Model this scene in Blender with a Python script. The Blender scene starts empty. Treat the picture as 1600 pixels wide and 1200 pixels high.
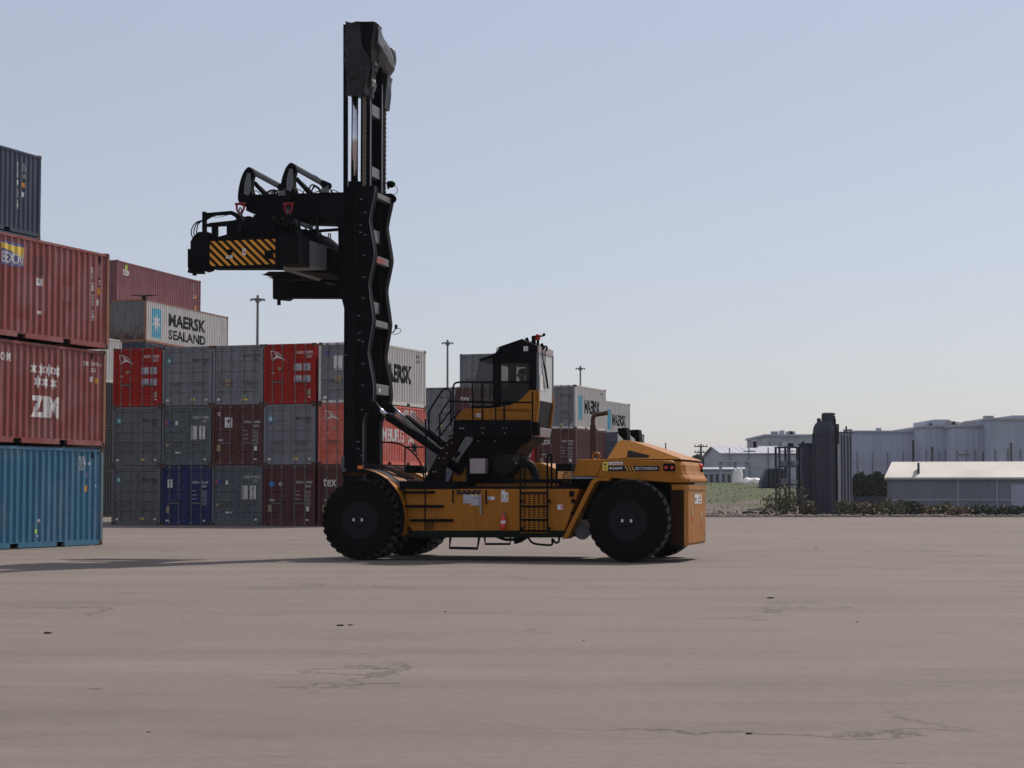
import bpy, bmesh, math, random
from mathutils import Vector, Matrix, noise
random.seed(7)
R = math.radians
SC = bpy.context.scene
COL = SC.collection

# ------------------------------------------------------------------ camera
CAM_Z = 1.4
F = 3000.0                       # focal length in photo pixels (1600 wide)
PITCH = math.atan(170/3000)
cd = bpy.data.cameras.new('camera'); cam = bpy.data.objects.new('camera', cd); COL.objects.link(cam)
cam.location = (0, 0, CAM_Z); cam.rotation_euler = (R(90)+PITCH, 0, 0)
cd.sensor_width = 36; cd.lens = 36*F/1600; cd.clip_start = .1; cd.clip_end = 6000
SC.camera = cam

# ------------------------------------------------------------------ sky, sun, exposure
SUN_EL = 48.0
SUN_AZ = 38.0                    # degrees from +Y towards +X
w = bpy.data.worlds.new('World'); SC.world = w; w.use_nodes = True
nt = w.node_tree
bg = nt.nodes['Background']
sky = nt.nodes.new('ShaderNodeTexSky'); sky.sky_type = 'NISHITA'; sky.sun_disc = False
sky.sun_elevation = R(SUN_EL); sky.sun_rotation = R(SUN_AZ)
sky.air_density = 1.0; sky.dust_density = 1.0; sky.ozone_density = 2.5; sky.altitude = 0
veil = nt.nodes.new('ShaderNodeMix'); veil.data_type = 'RGBA'; veil.inputs['Factor'].default_value = .50
nt.links.new(sky.outputs[0], veil.inputs['A']); veil.inputs['B'].default_value = (6.9, 6.8, 7.8, 1)   # thin high haze over the clear sky
nt.links.new(veil.outputs['Result'], bg.inputs[0]); bg.inputs[1].default_value = 0.108
sd = bpy.data.lights.new('sun', 'SUN'); sun = bpy.data.objects.new('sun', sd); COL.objects.link(sun)
sd.energy = 4.6; sd.angle = R(0.6); sd.color = (1.0, .91, .82)
to_sun = Vector((math.sin(R(SUN_AZ))*math.cos(R(SUN_EL)), math.cos(R(SUN_AZ))*math.cos(R(SUN_EL)), math.sin(R(SUN_EL))))
sun.rotation_euler = to_sun.to_track_quat('Z', 'Y').to_euler()
sun.location = (30, 40, 60)
vs = SC.view_settings
vs.view_transform = 'Standard'; vs.look = 'None'; vs.gamma = 1; vs.exposure = -0.25; vs.use_curve_mapping = False
SC.render.film_transparent = False
SC.cycles.use_denoising = True
SC.cycles.max_bounces = 6

# ------------------------------------------------------------------ pixel -> place
class Frame:
    """a local frame standing on the ground: origin (X, Y) and a turn about z"""
    def __init__(s, X, Y, deg, Z=0):
        s.o = Vector((X, Y, Z)); s.a = R(deg)
        s.M = Matrix.Rotation(s.a, 3, 'Z'); s.I = s.M.inverted()
    def ray(s, px, py):
        u = (px-800)/F; v = (600-py)/F
        d = Vector((u, math.cos(PITCH)-v*math.sin(PITCH), math.sin(PITCH)+v*math.cos(PITCH)))
        return s.I @ (Vector((0, 0, CAM_Z))-s.o), s.I @ d
    def y(s, px, py, y):          # (x, z) where the ray meets the local plane y
        o, d = s.ray(px, py); t = (y-o.y)/d.y
        return (o.x+d.x*t, o.z+d.z*t)
    def x(s, px, py, x):          # (y, z) where it meets the local plane x
        o, d = s.ray(px, py); t = (x-o.x)/d.x
        return (o.y+d.y*t, o.z+d.z*t)
    def w(s, x, y, z=0):
        return s.o + s.M @ Vector((x, y, z))

WF = Frame(0, 0, 0)

# ------------------------------------------------------------------ mesh builder
class MB:
    def __init__(s):
        s.v = []; s.f = []; s.mi = []; s.m = 0
    def add(s, vs_, fs):
        b = len(s.v); s.v += [tuple(v) for v in vs_]
        for f in fs: s.f.append(tuple(b+i for i in f)); s.mi.append(s.m)
        return s
    def box(s, x0, x1, y0, y1, z0, z1):
        if x0 > x1: x0, x1 = x1, x0
        if y0 > y1: y0, y1 = y1, y0
        if z0 > z1: z0, z1 = z1, z0
        return s.add([(x0,y0,z0),(x1,y0,z0),(x1,y1,z0),(x0,y1,z0),(x0,y0,z1),(x1,y0,z1),(x1,y1,z1),(x0,y1,z1)],
              [(0,3,2,1),(4,5,6,7),(0,1,5,4),(1,2,6,5),(2,3,7,6),(3,0,4,7)])
    def prism(s, pts, y0, y1):    # polygon of (x, z), extruded along y
        a = sum(pts[i][0]*pts[(i+1) % len(pts)][1]-pts[(i+1) % len(pts)][0]*pts[i][1] for i in range(len(pts)))
        if a < 0: pts = pts[::-1]
        n = len(pts)
        V = [(p[0], y0, p[1]) for p in pts]+[(p[0], y1, p[1]) for p in pts]
        Fc = [tuple(range(n)), tuple(range(2*n-1, n-1, -1))]
        for i in range(n):
            j = (i+1) % n; Fc.append((i, i+n, j+n, j))
        return s.add(V, Fc)
    def loft(s, A, B):            # two equal rings of 3-D points
        n = len(A)
        Fc = [tuple(range(n)), tuple(range(2*n-1, n-1, -1))]
        for i in range(n):
            j = (i+1) % n; Fc.append((i, i+n, j+n, j))
        return s.add(list(A)+list(B), Fc)
    def tube(s, pts, r, n=8, r2=None, cap=True):
        pts = [Vector(p) for p in pts]; k = len(pts); rings = []
        up = None
        for i, p in enumerate(pts):
            t = (pts[min(i+1, k-1)]-pts[max(i-1, 0)]).normalized()
            if up is None:
                up = Vector((0, 0, 1)) if abs(t.z) < .9 else Vector((0, 1, 0))
            a = t.cross(up).normalized(); b = a.cross(t).normalized(); up = b
            rr = r if r2 is None else r+(r2-r)*i/(k-1)
            rings.append([p+(a*math.cos(2*math.pi*q/n)+b*math.sin(2*math.pi*q/n))*rr for q in range(n)])
        V = [v for g in rings for v in g]; Fc = []
        for i in range(k-1):
            for q in range(n):
                q2 = (q+1) % n
                Fc.append((i*n+q, i*n+q2, (i+1)*n+q2, (i+1)*n+q))
        if cap: Fc += [tuple(range(n-1, -1, -1)), tuple((k-1)*n+q for q in range(n))]
        return s.add(V, Fc)
    def lathe(s, c, prof, axis='y', n=32):   # prof: (radius, distance along axis)
        V = []; k = len(prof)
        for (r, h) in prof:
            for q in range(n):
                a = 2*math.pi*q/n; u, v = r*math.cos(a), r*math.sin(a)
                V.append({'y': (c[0]+u, c[1]+h, c[2]+v), 'z': (c[0]+u, c[1]+v, c[2]+h), 'x': (c[0]+h, c[1]+u, c[2]+v)}[axis])
        Fc = []
        for i in range(k-1):
            for q in range(n):
                q2 = (q+1) % n; Fc.append((i*n+q, i*n+q2, (i+1)*n+q2, (i+1)*n+q))
        Fc += [tuple(range(n)), tuple((k-1)*n+q for q in range(n-1, -1, -1))]
        return s.add(V, Fc)
    def ball(s, c, rx, ry=None, rz=None, n=12, m=8):
        ry = ry or rx; rz = rz or rx
        V = []; 
        for i in range(1, m):
            a = math.pi*i/m
            for q in range(n):
                b = 2*math.pi*q/n
                V.append((c[0]+rx*math.sin(a)*math.cos(b), c[1]+ry*math.sin(a)*math.sin(b), c[2]+rz*math.cos(a)))
        T = len(V); V += [(c[0], c[1], c[2]+rz), (c[0], c[1], c[2]-rz)]
        Fc = []
        for i in range(m-2):
            for q in range(n):
                q2 = (q+1) % n; Fc.append((i*n+q, (i+1)*n+q, (i+1)*n+q2, i*n+q2))
        for q in range(n):
            q2 = (q+1) % n; Fc.append((T, q, q2)); Fc.append((T+1, (m-2)*n+q2, (m-2)*n+q))
        return s.add(V, Fc)
    def link(s, c, L, r, t, turn):  # one chain link hanging in z
        pts = []
        for q in range(13):
            a = 2*math.pi*q/12
            u = r*math.cos(a); z = (L/2-r)*(1 if math.sin(a) > 0 else -1)*(1 if abs(math.sin(a)) > .01 else 0)+r*math.sin(a)
            pts.append((c[0]+u*math.cos(turn), c[1]+u*math.sin(turn), c[2]+z))
        return s.tube(pts, t, 6, cap=False)
    def mesh(s, name, smooth=False):
        me = bpy.data.meshes.new(name); me.from_pydata(s.v, [], s.f)
        me.polygons.foreach_set('material_index', s.mi)
        bm = bmesh.new(); bm.from_mesh(me); bmesh.ops.recalc_face_normals(bm, faces=bm.faces)
        bm.to_mesh(me); bm.free()
        if smooth: me.polygons.foreach_set('use_smooth', [True]*len(me.polygons))
        me.update(); return me
    def build(s, name, mats, parent=None, smooth=False, bevel=0, seg=2):
        return obj(name, s.mesh(name, smooth), mats, parent, bevel, seg, smooth)

def obj(name, me, mats, parent=None, bevel=0, seg=2, smooth=False):
    o = bpy.data.objects.new(name, me); COL.objects.link(o)
    if not isinstance(mats, (list, tuple)): mats = [mats]
    while len(me.materials) < len(mats): me.materials.append(None)
    for i, m in enumerate(mats):
        o.material_slots[i].link = 'OBJECT'; o.material_slots[i].material = m
    if parent: o.parent = parent
    if bevel:
        b = o.modifiers.new('bevel', 'BEVEL'); b.width = bevel; b.segments = seg; b.limit_method = 'ANGLE'; b.angle_limit = R(35)
        b.harden_normals = False
    if smooth == 'auto' or (smooth and not bevel): pass
    return o

def empty(name, loc=(0,0,0), rz=0, label=None, cat=None, group=None):
    o = bpy.data.objects.new(name, None); COL.objects.link(o); o.location = loc; o.rotation_euler = (0, 0, rz)
    o.empty_display_size = .3
    tag(o, label, cat, group); return o
def tag(o, label=None, cat=None, group=None, kind=None):
    if label: o['label'] = label
    if cat: o['category'] = cat
    if group: o['group'] = group
    if kind: o['kind'] = kind
    return o

def sub_tree(o):
    return [o]+[d for c in o.children for d in sub_tree(c)]
def copy_tree(o, parent=None):
    c = o.copy(); COL.objects.link(c); c.parent = parent
    for ch in list(o.children): copy_tree(ch, c)
    return c

# ------------------------------------------------------------------ materials
def newmat(name):
    m = bpy.data.materials.new(name); m.use_nodes = True
    return m, m.node_tree, m.node_tree.nodes['Principled BSDF']
def N(nt, t, **k):
    n = nt.nodes.new(t)
    for a, b in k.items(): setattr(n, a, b)
    return n
def ramp(nt, src, stops):
    r = N(nt, 'ShaderNodeValToRGB'); nt.links.new(src, r.inputs[0])
    e = r.color_ramp.elements
    while len(e) < len(stops): e.new(.5)
    for i, (p, c) in enumerate(stops):
        e[i].position = p; e[i].color = (c, c, c, 1) if isinstance(c, (int, float)) else (*c, 1)
    return r.outputs[0]
def mix(nt, fac, a, b):
    m = N(nt, 'ShaderNodeMix', data_type='RGBA')
    for sock, val in ((m.inputs['Factor'], fac), (m.inputs['A'], a), (m.inputs['B'], b)):
        if hasattr(val, 'links'): nt.links.new(val, sock)
        else: sock.default_value = val if isinstance(val, (int, float)) else (*val, 1)
    return m.outputs['Result']
def tex_noise(nt, vec, scale, detail=4, rough=.6):
    n = N(nt, 'ShaderNodeTexNoise'); n.inputs['Scale'].default_value = scale
    n.inputs['Detail'].default_value = detail; n.inputs['Roughness'].default_value = rough
    if vec is not None: nt.links.new(vec, n.inputs['Vector'])
    return n.outputs['Fac']
def coords(nt, scale=(1,1,1), rnd=True):
    tc = N(nt, 'ShaderNodeTexCoord'); mp = N(nt, 'ShaderNodeMapping'); mp.inputs['Scale'].default_value = scale
    nt.links.new(tc.outputs['Object'], mp.inputs['Vector'])
    if not rnd: return mp.outputs[0]
    oi = N(nt, 'ShaderNodeObjectInfo'); ad = N(nt, 'ShaderNodeVectorMath', operation='ADD')
    ml = N(nt, 'ShaderNodeMath', operation='MULTIPLY'); ml.inputs[1].default_value = 60
    nt.links.new(oi.outputs['Random'], ml.inputs[0]); nt.links.new(mp.outputs[0], ad.inputs[0]); nt.links.new(ml.outputs[0], ad.inputs[1])
    return ad.outputs[0]
def bump(nt, b, src, dist=.01, strength=.5):
    n = N(nt, 'ShaderNodeBump'); n.inputs['Distance'].default_value = dist; n.inputs['Strength'].default_value = strength
    nt.links.new(src, n.inputs['Height']); nt.links.new(n.outputs[0], b.inputs['Normal'])

def paint(name, col, rust=.25, fade=.25, rough=.5, dirt=.35, metal=0, rustcol=(.10,.035,.015), scale=1.0, low=0, spec=.35):
    """weathered paint: faded patches, vertical dirt runs, rust spots and scratches"""
    m, nt, b = newmat(name)
    c = coords(nt, (scale,)*3); cs = coords(nt, (3*scale, 3*scale, .35*scale))
    n1 = tex_noise(nt, c, .9, 5); n2 = tex_noise(nt, cs, 2.2, 6, .7); n3 = tex_noise(nt, c, 7, 8, .75)
    lum = sum(col)/3
    faded = tuple(min(1, x*.80+lum*.22+.05*fade*2) for x in col); dark = tuple(x*.55+.006 for x in col)
    k = mix(nt, ramp(nt, n1, [(.44, 0), (.60, min(1, fade*1.4))]), col, faded)
    k = mix(nt, ramp(nt, n2, [(.47, 0), (.64, min(1, dirt*1.35))]), k, dark)
    rs = n3
    if low:      # corrosion that starts from the bottom rail
        sz = N(nt, 'ShaderNodeSeparateXYZ'); tc = N(nt, 'ShaderNodeTexCoord'); nt.links.new(tc.outputs['Object'], sz.inputs[0])
        q = N(nt, 'ShaderNodeMath', operation='MULTIPLY_ADD'); nt.links.new(sz.outputs['Z'], q.inputs[0]); q.inputs[1].default_value = -low; q.inputs[2].default_value = low*1.1
        q2 = N(nt, 'ShaderNodeMath', operation='ADD'); nt.links.new(n3, q2.inputs[0]); nt.links.new(q.outputs[0], q2.inputs[1]); rs = q2.outputs[0]
    k = mix(nt, ramp(nt, rs, [(.70-.16*rust, 0), (.74-.12*rust, min(1, rust*2.2))]), k, rustcol)
    nb = tex_noise(nt, coords(nt, (1.2*scale, 1.2*scale, .22*scale)), 3.1, 5, .6)
    k = mix(nt, ramp(nt, nb, [(.62, 0), (.70, min(.7, rust*1.6))]), k, tuple(.5*a+.5*b for a, b in zip(rustcol, dark)))
    b.inputs['Specular IOR Level'].default_value = spec
    nt.links.new(k, b.inputs['Base Color'])
    nt.links.new(ramp(nt, n2, [(.3, rough-.1), (.8, min(1, rough+.25))]), b.inputs['Roughness'])
    b.inputs['Metallic'].default_value = metal
    bump(nt, b, n3, .004, .25)
    return m
def flat(name, col, rough=.6, metal=0, emit=0, spec=None):
    if spec is None and max(col) < .04: spec = .06
    m, nt, b = newmat(name)
    n = tex_noise(nt, coords(nt), 6, 5)
    nt.links.new(mix(nt, ramp(nt, n, [(.35, 0), (.75, .3)]), col, tuple(x*.6 for x in col)), b.inputs['Base Color'])
    b.inputs['Roughness'].default_value = rough; b.inputs['Metallic'].default_value = metal
    if spec is not None: b.inputs['Specular IOR Level'].default_value = spec
    return m

MT = {}
# container paints
MT['oxide'] = paint('paint_oxide_red', (.25, .056, .045), .25, .5, .5)
MT['oxide2'] = paint('paint_oxide_pink', (.27, .064, .055), .2, .5, .55)
MT['purple'] = paint('paint_plum', (.20, .062, .075), .1, .3, .5)
MT['blue'] = paint('paint_sea_blue', (.03, .15, .25), .2, .4, .45)
MT['navy'] = paint('paint_navy', (.035, .05, .085), .15, .3, .5)
MT['deepblue'] = paint('paint_deep_blue', (.006, .014, .10), .15, .2, .5)
MT['grey'] = paint('paint_light_grey', (.185, .192, .205), .28, .3, .5, .35)
MT['grey2'] = paint('paint_mid_grey', (.115, .118, .125), .25, .3, .5, .4)
MT['greygreen'] = paint('paint_green_grey', (.095, .112, .12), .3, .3, .55, .45)
MT['bluegrey'] = paint('paint_blue_grey', (.11, .14, .19), .2, .3, .55, .4)
MT['white'] = paint('paint_off_white', (.60, .57, .52), .35, .3, .5, .35, rustcol=(.28,.13,.05))
MT['rustend'] = paint('paint_rusting_grey', (.16, .16, .155), .9, .3, .7, .5, rustcol=(.10,.03,.015), scale=.8, low=.15)
MT['red'] = paint('paint_signal_red', (.36, .012, .006), .12, .08, .5, .3, spec=.15)
MT['redside'] = paint('paint_faded_red', (.62, .12, .07), .15, .5, .5, .3)
MT['brown'] = paint('paint_maroon', (.085, .017, .014), .2, .2, .5, .35)
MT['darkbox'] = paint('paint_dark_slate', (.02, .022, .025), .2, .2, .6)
MT['post_rust'] = paint('rusty_post_paint', (.26, .11, .06), .8, .4, .7)
MT['cast'] = paint('corner_steel', (.12, .07, .05), .6, .3, .75)
MT['bar'] = flat('galvanised_bar', (.16, .155, .14), .5, .3)
MT['hole'] = flat('dark_hole', (.008, .008, .008), .9)
MT['gasket'] = flat('black_gasket', (.012, .012, .013), .8)
for k, c in dict(w=(.72,.70,.67), k=(.02,.025,.03), teal=(.01,.26,.28), sky=(.10,.42,.55), or_=(.75,.33,.02), bl=(.02,.05,.35), rd=(.5,.03,.02),
                 lime=(.5,.75,.05), pink=(.6,.2,.15), tan=(.35,.25,.14), gr=(.2,.2,.21), lb=(.03,.25,.6), ye=(.85,.62,.10), lav=(.17,.17,.36), sh=(.42,.42,.45), pt=(.17,.045,.04), pl=(.27,.085,.08)).items():
    MT['ink_'+k] = flat('lettering_'+k, c, .6)

# machine
MT['yellow'] = paint('machine_yellow_paint', (.38, .140, .006), .06, .0, .42, .35, rustcol=(.12,.05,.02), spec=.22)
MT['black'] = flat('machine_black_paint', (.005, .005, .007), .68)
MT['blackmat'] = flat('machine_matt_black', (.0045, .0045, .005), .7)
MT['charcoal'] = flat('machine_charcoal_steel', (.016, .016, .018), .5)
MT['steel'] = flat('worn_grey_steel', (.13, .14, .145), .5, .3)
MT['beam'] = flat('grey_crossbeam_paint', (.15, .15, .155), .55)
MT['chrome'] = flat('chrome_rod', (.65, .66, .70), .12, 1)
MT['rubber'] = flat('tyre_rubber', (.007, .0065, .0065), .85)
MT['tread'] = flat('dusty_tread', (.075, .068, .062), .9)  # tyre rubber made paler on the lugs, sunlight put into the colour
MT['chain'] = flat('oiled_chain', (.16, .12, .10), .45, .6)
MT['maroonsteel'] = flat('dark_primer_steel', (.010, .004, .004), .6)
MT['shackle'] = flat('red_shackle', (.30, .008, .014), .4)
MT['plastic'] = flat('black_plastic_wrap', (.006, .006, .008), .28, spec=.4)
MT['canvas'] = flat('grey_canvas_cover', (.10, .10, .105), .45)
MT['exhaust'] = flat('heat_stained_pipe', (.07, .035, .022), .45, .5)
MT['boxgrey'] = flat('pale_cabinet_paint', (.36, .31, .31), .5)
MT['amber'] = flat('amber_lens', (.8, .18, .02), .3)
MT['redlens'] = flat('red_lens', (.65, .03, .02), .25)
MT['drum'] = flat('primer_drum', (.010, .013, .010), .5)
def glass(name, tint=(.8,.85,.85), alpha=.35, rough=.05):
    m, nt, b = newmat(name)
    b.inputs['Base Color'].default_value = (*tint, 1); b.inputs['Roughness'].default_value = rough
    tr = N(nt, 'ShaderNodeBsdfTransparent'); tr.inputs[0].default_value = (*tint, 1)
    gl = N(nt, 'ShaderNodeBsdfGlossy'); gl.inputs['Roughness'].default_value = rough
    mx = N(nt, 'ShaderNodeMixShader'); mx.inputs[0].default_value = alpha
    nt.links.new(tr.outputs[0], mx.inputs[1]); nt.links.new(gl.outputs[0], mx.inputs[2])
    nt.links.new(mx.outputs[0], nt.nodes['Material Output'].inputs['Surface'])
    return m
MT['glass'] = glass('cab_window_glass', (.80,.80,.80), .015)
MT['glass_dark'] = glass('dark_tinted_glass', (.22,.20,.20), .02)
m_ = MT['plastic']; nt_ = m_.node_tree; bump(nt_, nt_.nodes['Principled BSDF'], tex_noise(nt_, coords(nt_, (1, 1, .6)), 9, 6, .7), .06, 1.0)
def frosted(name, col, alpha):
    m, nt, b = newmat(name); b.inputs['Base Color'].default_value = (*col, 1); b.inputs['Roughness'].default_value = .15
    tr = N(nt, 'ShaderNodeBsdfTransparent'); mx = N(nt, 'ShaderNodeMixShader'); mx.inputs[0].default_value = alpha
    nt.links.new(tr.outputs[0], mx.inputs[1]); nt.links.new(b.outputs[0], mx.inputs[2])
    nt.links.new(mx.outputs[0], nt.nodes['Material Output'].inputs['Surface']); return m
MT['glass_rear'] = frosted('dusty_rear_glass', (.55,.57,.57), .72)  # half-opaque pale pane: brightness of the sky painted into the glass

# ------------------------------------------------------------------ lettering
_tc = {}
def text_geo(s, size, bold=0.0, shear=0, sx=1.0, spacing=1.0):
    key = (s, size, bold, shear, sx, spacing)
    if key in _tc: return _tc[key]
    cu = bpy.data.curves.new('t', 'FONT'); cu.body = s; cu.size = size; cu.offset = bold; cu.shear = shear
    cu.space_character = spacing; cu.resolution_u = 2; cu.align_x = 'LEFT'
    o = bpy.data.objects.new('t', cu); COL.objects.link(o)
    dg = bpy.context.evaluated_depsgraph_get(); me = bpy.data.meshes.new_from_object(o.evaluated_get(dg))
    vs_ = [(v.co.x*sx, v.co.y) for v in me.vertices]; fs = [tuple(p.vertices) for p in me.polygons]
    bpy.data.objects.remove(o); bpy.data.curves.remove(cu); bpy.data.meshes.remove(me)
    _tc[key] = (vs_, fs); return vs_, fs
def fit_text(s, wd, ht, bold=0, shear=0, spacing=1.0):
    vs_, fs = text_geo(s, 1.0, bold, shear, 1.0, spacing)
    if not vs_: return [], []
    x0 = min(v[0] for v in vs_); x1 = max(v[0] for v in vs_); y0 = min(v[1] for v in vs_); y1 = max(v[1] for v in vs_)
    return [((v[0]-x0)/(x1-x0)*wd, (v[1]-y0)/(y1-y0)*ht) for v in vs_], fs
def rect(wd, ht): return [(0,0),(wd,0),(wd,ht),(0,ht)], [(0,1,2,3)]
def star(n, r, r2, rot=math.pi/2):
    pts = [(0, 0)]
    for i in range(2*n):
        a = rot+math.pi*i/n; q = r if i % 2 == 0 else r2
        pts.append((q*math.cos(a), q*math.sin(a)))
    return pts, [(0, i+1, (i+1) % (2*n)+1) for i in range(2*n)]
def disc(r, n=20):
    return [(0,0)]+[(r*math.cos(2*math.pi*i/n), r*math.sin(2*math.pi*i/n)) for i in range(n)], [(0, i+1, (i+1) % n+1) for i in range(n)]
def kite():   # swallow-tailed flag emblem: white outline, thin curved diagonal
    P = []; Fs = []
    def strip(a, b, t0, t1, bend=0, k=8):
        base = len(P)
        for i in range(k+1):
            u = i/k; x = a[0]+(b[0]-a[0])*u; y = a[1]+(b[1]-a[1])*u
            dx, dy = b[0]-a[0], b[1]-a[1]; L = math.hypot(dx, dy); nx, ny = -dy/L, dx/L
            q = bend*math.sin(math.pi*u); t = t0+(t1-t0)*u
            P.append((x+nx*(q+t), y+ny*(q+t))); P.append((x+nx*(q-t), y+ny*(q-t)))
        for i in range(k): Fs.append((base+2*i, base+2*i+1, base+2*i+3, base+2*i+2))
    strip((0,1),(1.15,.55),.05,.03,.12); strip((.0,1),(.18,0),.03,.015); strip((1.15,.55),(1.6,.02),.015,.03)
    strip((.18,0),(.75,.42),.06,.10,.06); strip((.75,.42),(1.6,.02),.10,.04,.06); strip((.45,.78),(.85,.40),.03,.12,0)
    return P, Fs

CORR_P, CORR_D = .278, .036
def corr_breaks(L, y0):
    out = []; y = y0
    n = int(round((L-2*y0)/CORR_P)); p = (L-2*y0)/n
    for i in range(n):
        for (f, d) in ((0, 0), (.26, 0), (.5, 1), (.76, 1)):
            out.append((y0+p*(i+f), d*CORR_D))
    out.append((L-y0, 0))
    return out
def corr_depth(br, y):
    for i in range(len(br)-1):
        if br[i][0] <= y <= br[i+1][0]:
            u = (y-br[i][0])/(br[i+1][0]-br[i][0]); return br[i][1]+(br[i+1][1]-br[i][1])*u
    return 0
def mark_kind(geo):
    n = len(geo[0])
    return 'sticker' if n in (3, 4, 6) or (n == 21) else 'star' if n in (7, 13, 15) else 'lettering'
def side_marks(items, L, y0, X, name, mats, parent):
    """flat marks laid into the corrugation of a side wall at x = X; words stay together, each sticker or star is its own part"""
    words_ = [it for it in items if mark_kind(it[0]) == 'lettering']
    if words_: side_mesh(words_, L, y0, X, name, mats, parent)
    for it in items:
        k = mark_kind(it[0])
        if k != 'lettering': side_mesh([it], L, y0, X, name if name.startswith('emblem') else k, mats, parent)
def side_mesh(items, L, y0, X, name, mats, parent):
    br = corr_breaks(L, y0); bm = bmesh.new()
    for (geo, oy, oz, mi) in items:
        vs_, fs = geo; vv = [bm.verts.new((0, v[0]+oy, v[1]+oz)) for v in vs_]
        for f in fs:
            try: bm.faces.new([vv[i] for i in f]).material_index = mi
            except ValueError: pass
    if not bm.verts: return
    ys = [v.co.y for v in bm.verts]; lo, hi = min(ys), max(ys)
    for (yb, d) in br:
        if lo < yb < hi:
            bmesh.ops.bisect_plane(bm, geom=bm.verts[:]+bm.edges[:]+bm.faces[:], plane_co=(0, yb, 0), plane_no=(0, 1, 0), dist=1e-5)
    for v in bm.verts: v.co.x = X-corr_depth(br, v.co.y)+.004
    for f in bm.faces:
        f.normal_update()
        if f.normal.x < 0: f.normal_flip()
    me = bpy.data.meshes.new(name); bm.to_mesh(me); bm.free()
    return obj(name, me, mats, parent)
def layer(items, k=.003):
    return items
def door_marks(items, y, name, mats, parent):
    jobs = []; cur = None
    for n_, it in enumerate(items):
        k = mark_kind(it[0])
        if k == 'lettering':
            if cur is None: cur = ('lettering', []); jobs.append(cur)
            cur[1].append((n_, it))
        else: jobs.append((k, [(n_, it)]))
    for k, its in jobs:
        mb = MB()
        for n_, (geo, ox, oz, mi) in its:
            mb.m = mi; mb.add([(v[0]+ox, y-.002*(n_ % 6), v[1]+oz) for v in geo[0]], geo[1])
        if not mb.v: continue
        me = bpy.data.meshes.new(k); me.from_pydata(mb.v, [], mb.f); me.polygons.foreach_set('material_index', mb.mi)
        obj(k, me, mats, parent)

# ------------------------------------------------------------------ shipping container
CW, CH = 2.44, 2.59
_cm = {}
def cmesh(key, fn):
    if key not in _cm: _cm[key] = fn()
    return _cm[key]
def m_side(L, H):
    def f():
        br = corr_breaks(L, .14); mb = MB(); z0, z1 = .15, H-.09
        V = []
        for (y, d) in br: V += [(CW-.012-d, y, z0), (CW-.012-d, y, z1)]
        mb.add(V, [(2*i, 2*i+2, 2*i+3, 2*i+1) for i in range(len(br)-1)])
        return mb.mesh('side_panel')
    return cmesh(('side', L, H), f)
def m_side_far(L, H):
    def f():
        br = corr_breaks(L, .14); mb = MB(); z0, z1 = .15, H-.09; V = []
        for (y, d) in br: V += [(.012+d, y, z0), (.012+d, y, z1)]
        mb.add(V, [(2*i, 2*i+2, 2*i+3, 2*i+1) for i in range(len(br)-1)])
        return mb.mesh('side_panel')
    return cmesh(('sidef', L, H), f)
def m_end(L, H, y, s):
    def f():
        mb = MB(); V = []; n = 9; x0, x1 = .12, CW-.12; p = (x1-x0)/n
        xs = []
        for i in range(n):
            for (q, d) in ((0,0),(.3,0),(.5,1),(.8,1)): xs.append((x0+p*(i+q), d*.045))
        xs.append((x1, 0))
        for (x, d) in xs: V += [(x, y+s*(.02+d), .14), (x, y+s*(.02+d), H-.09)]
        mb.add(V, [(2*i, 2*i+2, 2*i+3, 2*i+1) for i in range(len(xs)-1)])
        return mb.mesh('end_wall')
    return cmesh(('end', L, H, y, s), f)
def m_roof(L, H):
    def f():
        mb = MB(); mb.box(.05, CW-.05, .06, L-.06, H-.05, H-.02)
        mb.box(.06, CW-.06, .06, L-.06, .14, .17); return mb.mesh('roof')
    return cmesh(('roof', L, H), f)
def m_frame(L, H):
    def f():
        mb = MB()
        for x in (0, CW-.12):
            for y in (0, L-.12):
                mb.box(x+.006, x+.114, y+.006, y+.114, .118, H-.118)
        for x0, x1 in ((.004, .07), (CW-.07, CW-.004)):
            mb.box(x0, x1, .178, L-.178, H-.095, H-.025)                     # top side rails
            pk = []                                                          # fork pockets
            if L < 7:
                for c in (L/2-1.03, L/2+1.03): pk.append((c-.18, c+.18))
            e = [.178]+[q for p in pk for q in p]+[L-.178]
            for i in range(0, len(e), 2): mb.box(x0, x1, e[i], e[i+1], .02, .155)
            for a, b in pk: mb.box(x0, x1, a, b, .135, .155)
        for y0, y1 in ((.004, .08), (L-.08, L-.004)):
            mb.box(.178, CW-.178, y0, y1, H-.11, H-.015); mb.box(.178, CW-.178, y0, y1, .015, .14)
        return mb.mesh('frame')
    return cmesh(('frame', L, H), f)
def m_pockets(L):
    def f():
        mb = MB()
        for c in (L/2-1.03, L/2+1.03): mb.box(.09, CW-.09, c-.18, c+.18, .02, .135)
        return mb.mesh('fork_pocket')
    return cmesh(('pk', L), f)
def m_cast():
    def f():
        mb = MB(); mb.box(0, .162, 0, .178, 0, .118); mb.m = 1
        for x in (-.002, .164):
            s = -1 if x < 0 else 1
            V = [(x, .085+.032*math.cos(a), .059+.04*math.sin(a)) for a in [2*math.pi*i/10 for i in range(10)]]
            mb.add(V, [tuple(range(10))])
        for y in (-.002, .18):
            V = [(.08+.032*math.cos(a), y, .059+.04*math.sin(a)) for a in [2*math.pi*i/10 for i in range(10)]]
            mb.add(V, [tuple(range(10))])
        return mb.mesh('corner_casting')
    return cmesh('cast', f)
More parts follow.
